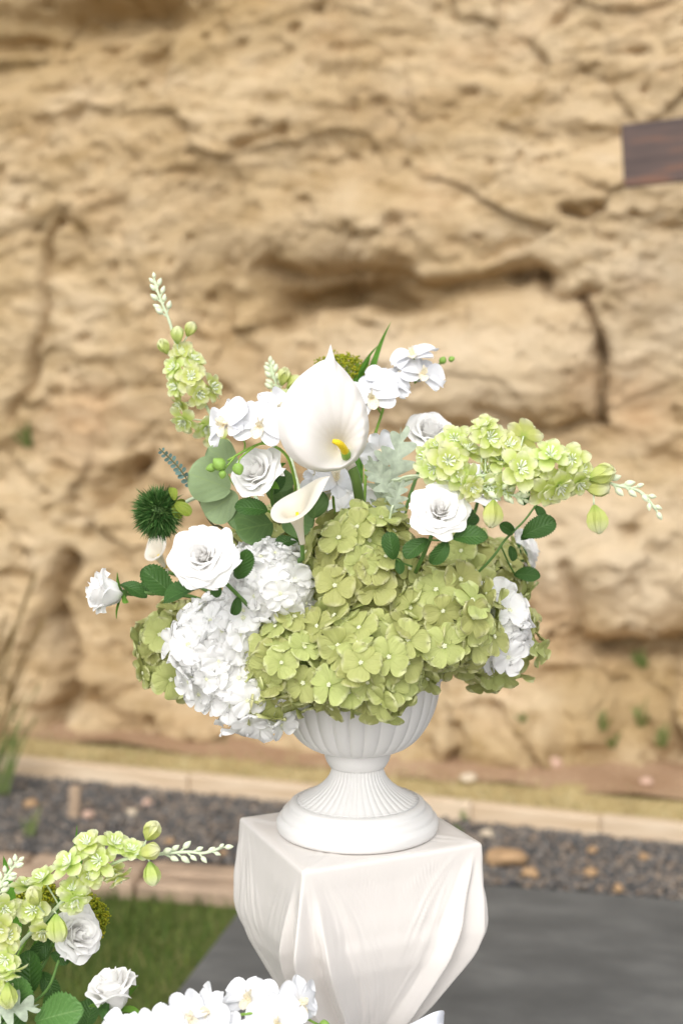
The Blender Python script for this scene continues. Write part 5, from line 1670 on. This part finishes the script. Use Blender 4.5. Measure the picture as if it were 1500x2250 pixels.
for k, (p0, p1, Y0, Y1, W, fc) in enumerate((((845, 1105), (888, 950), 1.76, 1.75, .060, (.2, -1, .2)), ((870, 1100), (812, 1015), 1.68, 1.665, .036, (-.2, -1, .4)), ((858, 1130), (882, 1062), 1.66, 1.65, .030, (.2, -1, .3)),
                                             ((835, 1090), (842, 990), 1.78, 1.78, .05, (-.3, -1, .3)), ((830, 1140), (855, 1075), 1.72, 1.71, .04, (0, -1, .5)))):
    a_, b_ = P(*p0, Y0), P(*p1, Y1)
    L = (b_ - a_).length
    T.part('leaf', lobed(L, W * 0.72, k + 4), along(a_, b_ - a_, fc))
    T.stem('leaf_stalk', [HUB, HUB.lerp(a_, .6), a_, a_.lerp(b_, .3)], .0016, .0014, M['stem_pale'])

# ---- eucalyptus
V, F, U = leaf_geo(1, .98, 3, serr=0, fold=.10, bend=-.35, a=.5, b=3.2, point=0)
RL = [make_mesh('leaf', V, F, M['euc'], U)]
V, F, U = leaf_geo(1, .92, 5, serr=0, fold=.14, bend=-.2, a=.5, b=3.0, point=0)
RL.append(make_mesh('leaf', V, F, M['euc_dark'], U))
T = Thing('eucalyptus', HUB, 'silver dollar eucalyptus with broad round leaves at left of the callas', 'eucalyptus')
T.stem('stem', [HUB, P(650, 1180, 1.75), P(575, 1115, 1.74), P(515, 1065, 1.74), P(480, 1010, 1.75)], .002, .0012, M['stem_lime'])
for k, (p0, p1, Y0, Y1, i, fc) in enumerate((((505, 1075), (412, 1040), 1.72, 1.70, 0, (-.1, -1, .35)), ((520, 1030), (455, 985), 1.75, 1.74, 0, (-.2, -1, .5)), ((520, 1085), (450, 1132), 1.725, 1.72, 0, (-.1, -1, .1)),
                                             ((600, 1150), (515, 1170), 1.72, 1.69, 1, (.1, -1, .4)), ((588, 1170), (560, 1212), 1.71, 1.70, 1, (.1, -1, .1)), ((630, 1110), (600, 1050), 1.77, 1.77, 1, (.1, -1, .2)), ((620, 1140), (690, 1160), 1.74, 1.72, 1, (0, -1, .5)),
                                             ((690, 1140), (692, 1075), 1.70, 1.70, 1, (.6, -1, 0)), ((560, 1120), (500, 1150), 1.73, 1.72, 1, (-.1, -1, .3)), ((640, 1210), (600, 1238), 1.70, 1.69, 1, (.2, -1, .3)), ((700, 1180), (745, 1195), 1.72, 1.70, 1, (.2, -1, .4)), ((600, 1075), (640, 1040), 1.75, 1.75, 1, (.2, -1, .3)))):
    put_leaf(T, p0, p1, Y0, Y1, fc, 'leaf', RL[i])
V, F, U = leaf_geo(1, .62, 7, serr=0, fold=.2, bend=-.3)
BLF = make_mesh('leaf', V, F, M['euc_blue'], U)
T = Thing('eucalyptus', HUB, 'thin blue green baby eucalyptus sprig pointing up at left', 'eucalyptus')
pp = T.stem('stem', [HUB, P(520, 1190, 1.78), P(465, 1150, 1.76), P(430, 1085, 1.75), P(395, 1030, 1.75), P(350, 985, 1.75)], .0016, .0009, M['stem_brown'])
rs = random.Random(4)
for i in range(20, len(pp) - 1, 1):
    t = (pp[i + 1] - pp[i]).normalized()
    for s in (-1, 1):
        sd_ = (t * .5 + t.cross(Vector((0, 1, 0))) * s + Vector((0, rs.uniform(-.9, .3), 0))).normalized()
        L = .013 * (1.4 - i / len(pp)) * rs.uniform(.8, 1.2)
        T.part('leaf', BLF, along(pp[i], sd_, (0, -1, rs.uniform(-.4, .8)), L))

# ---- lower left roses and leaves
LR = tuple(LB)
rose(168, 2052, 1.60, .035, (.62, -.55, .3), 'half', 'white rose seen from behind under the lower left larkspur',
     [(90, 2130, 1.60), (30, 2200, 1.61), LR],
     [((110, 2060), (68, 2115), 1.605, 1.60, (.2, -1, .3)), ((112, 2095), (155, 2112), 1.60, 1.60, (.2, -1, .3)), ((92, 2135), (125, 2195), 1.60, 1.585, (.3, -1, .2))], seed=8)
rose(248, 2178, 1.56, .036, (-.25, -.12, .96), 'bud', 'white rosebud opening upward at the bottom left',
     [(240, 2260, 1.57), (200, 2350, 1.58), LR], [((238, 2200), (222, 2235), 1.545, 1.54, (.2, -1, .4)), ((225, 2215), (240, 2245), 1.54, 1.53, (.2, -1, .4))], seed=9)
T = Thing('rose_shoot', LB, 'broad green rose leaves in the bottom left corner', 'shoot')
T.stem('stem', [Vector(LB), P(-20, 2300, 1.58), P(20, 2240, 1.57), P(100, 2180, 1.57), P(130, 2110, 1.58)], .0022, .0016, M['stem'])
M['rose_leaf_lt'] = leaf_mat('lighter rose leaf', (0.08, 0.18, 0.045), (0.20, 0.34, 0.12), rough=0.45, amount=0.5, relief=0.6, vw=0.06)
V, F, U = leaf_geo(1.0, .66, 9, bend=-.3)
LFL = make_mesh('leaf', V, F, M['rose_leaf_lt'], U)
for k, (p0, p1, Y0, Y1, me) in enumerate((((78, 2245), (188, 2218), 1.55, 1.53, LFL), ((50, 2230), (40, 2140), 1.56, 1.55, LFL), ((20, 2215), (-40, 2150), 1.57, 1.56, LEAF[0]), ((70, 2180), (62, 2090), 1.58, 1.58, LEAF[1]),
                                          ((100, 2190), (140, 2240), 1.57, 1.55, LEAF[2]), ((190, 2260), (205, 2190), 1.60, 1.61, LEAF[3]), ((150, 2290), (190, 2200), 1.62, 1.63, LEAF[0]), ((40, 2280), (20, 2190), 1.62, 1.62, LEAF[1]))):
    put_leaf(T, p0, p1, Y0, Y1, (.1 * (k % 3 - 1), -1, .7), me=me)
T = Thing('dusty_miller', LB, 'pale silver green leaf tip at the bottom left edge', 'foliage')
a_, b_ = P(-40, 2225, 1.54), P(72, 2210, 1.53)
T.part('leaf', lobed((b_ - a_).length, .035, 12), along(a_, b_ - a_, (0, -1, .6)))
T.stem('leaf_stalk', [Vector(LB), P(-80, 2300, 1.56), a_, a_.lerp(b_, .3)], .0016, .0012, M['stem_pale'])
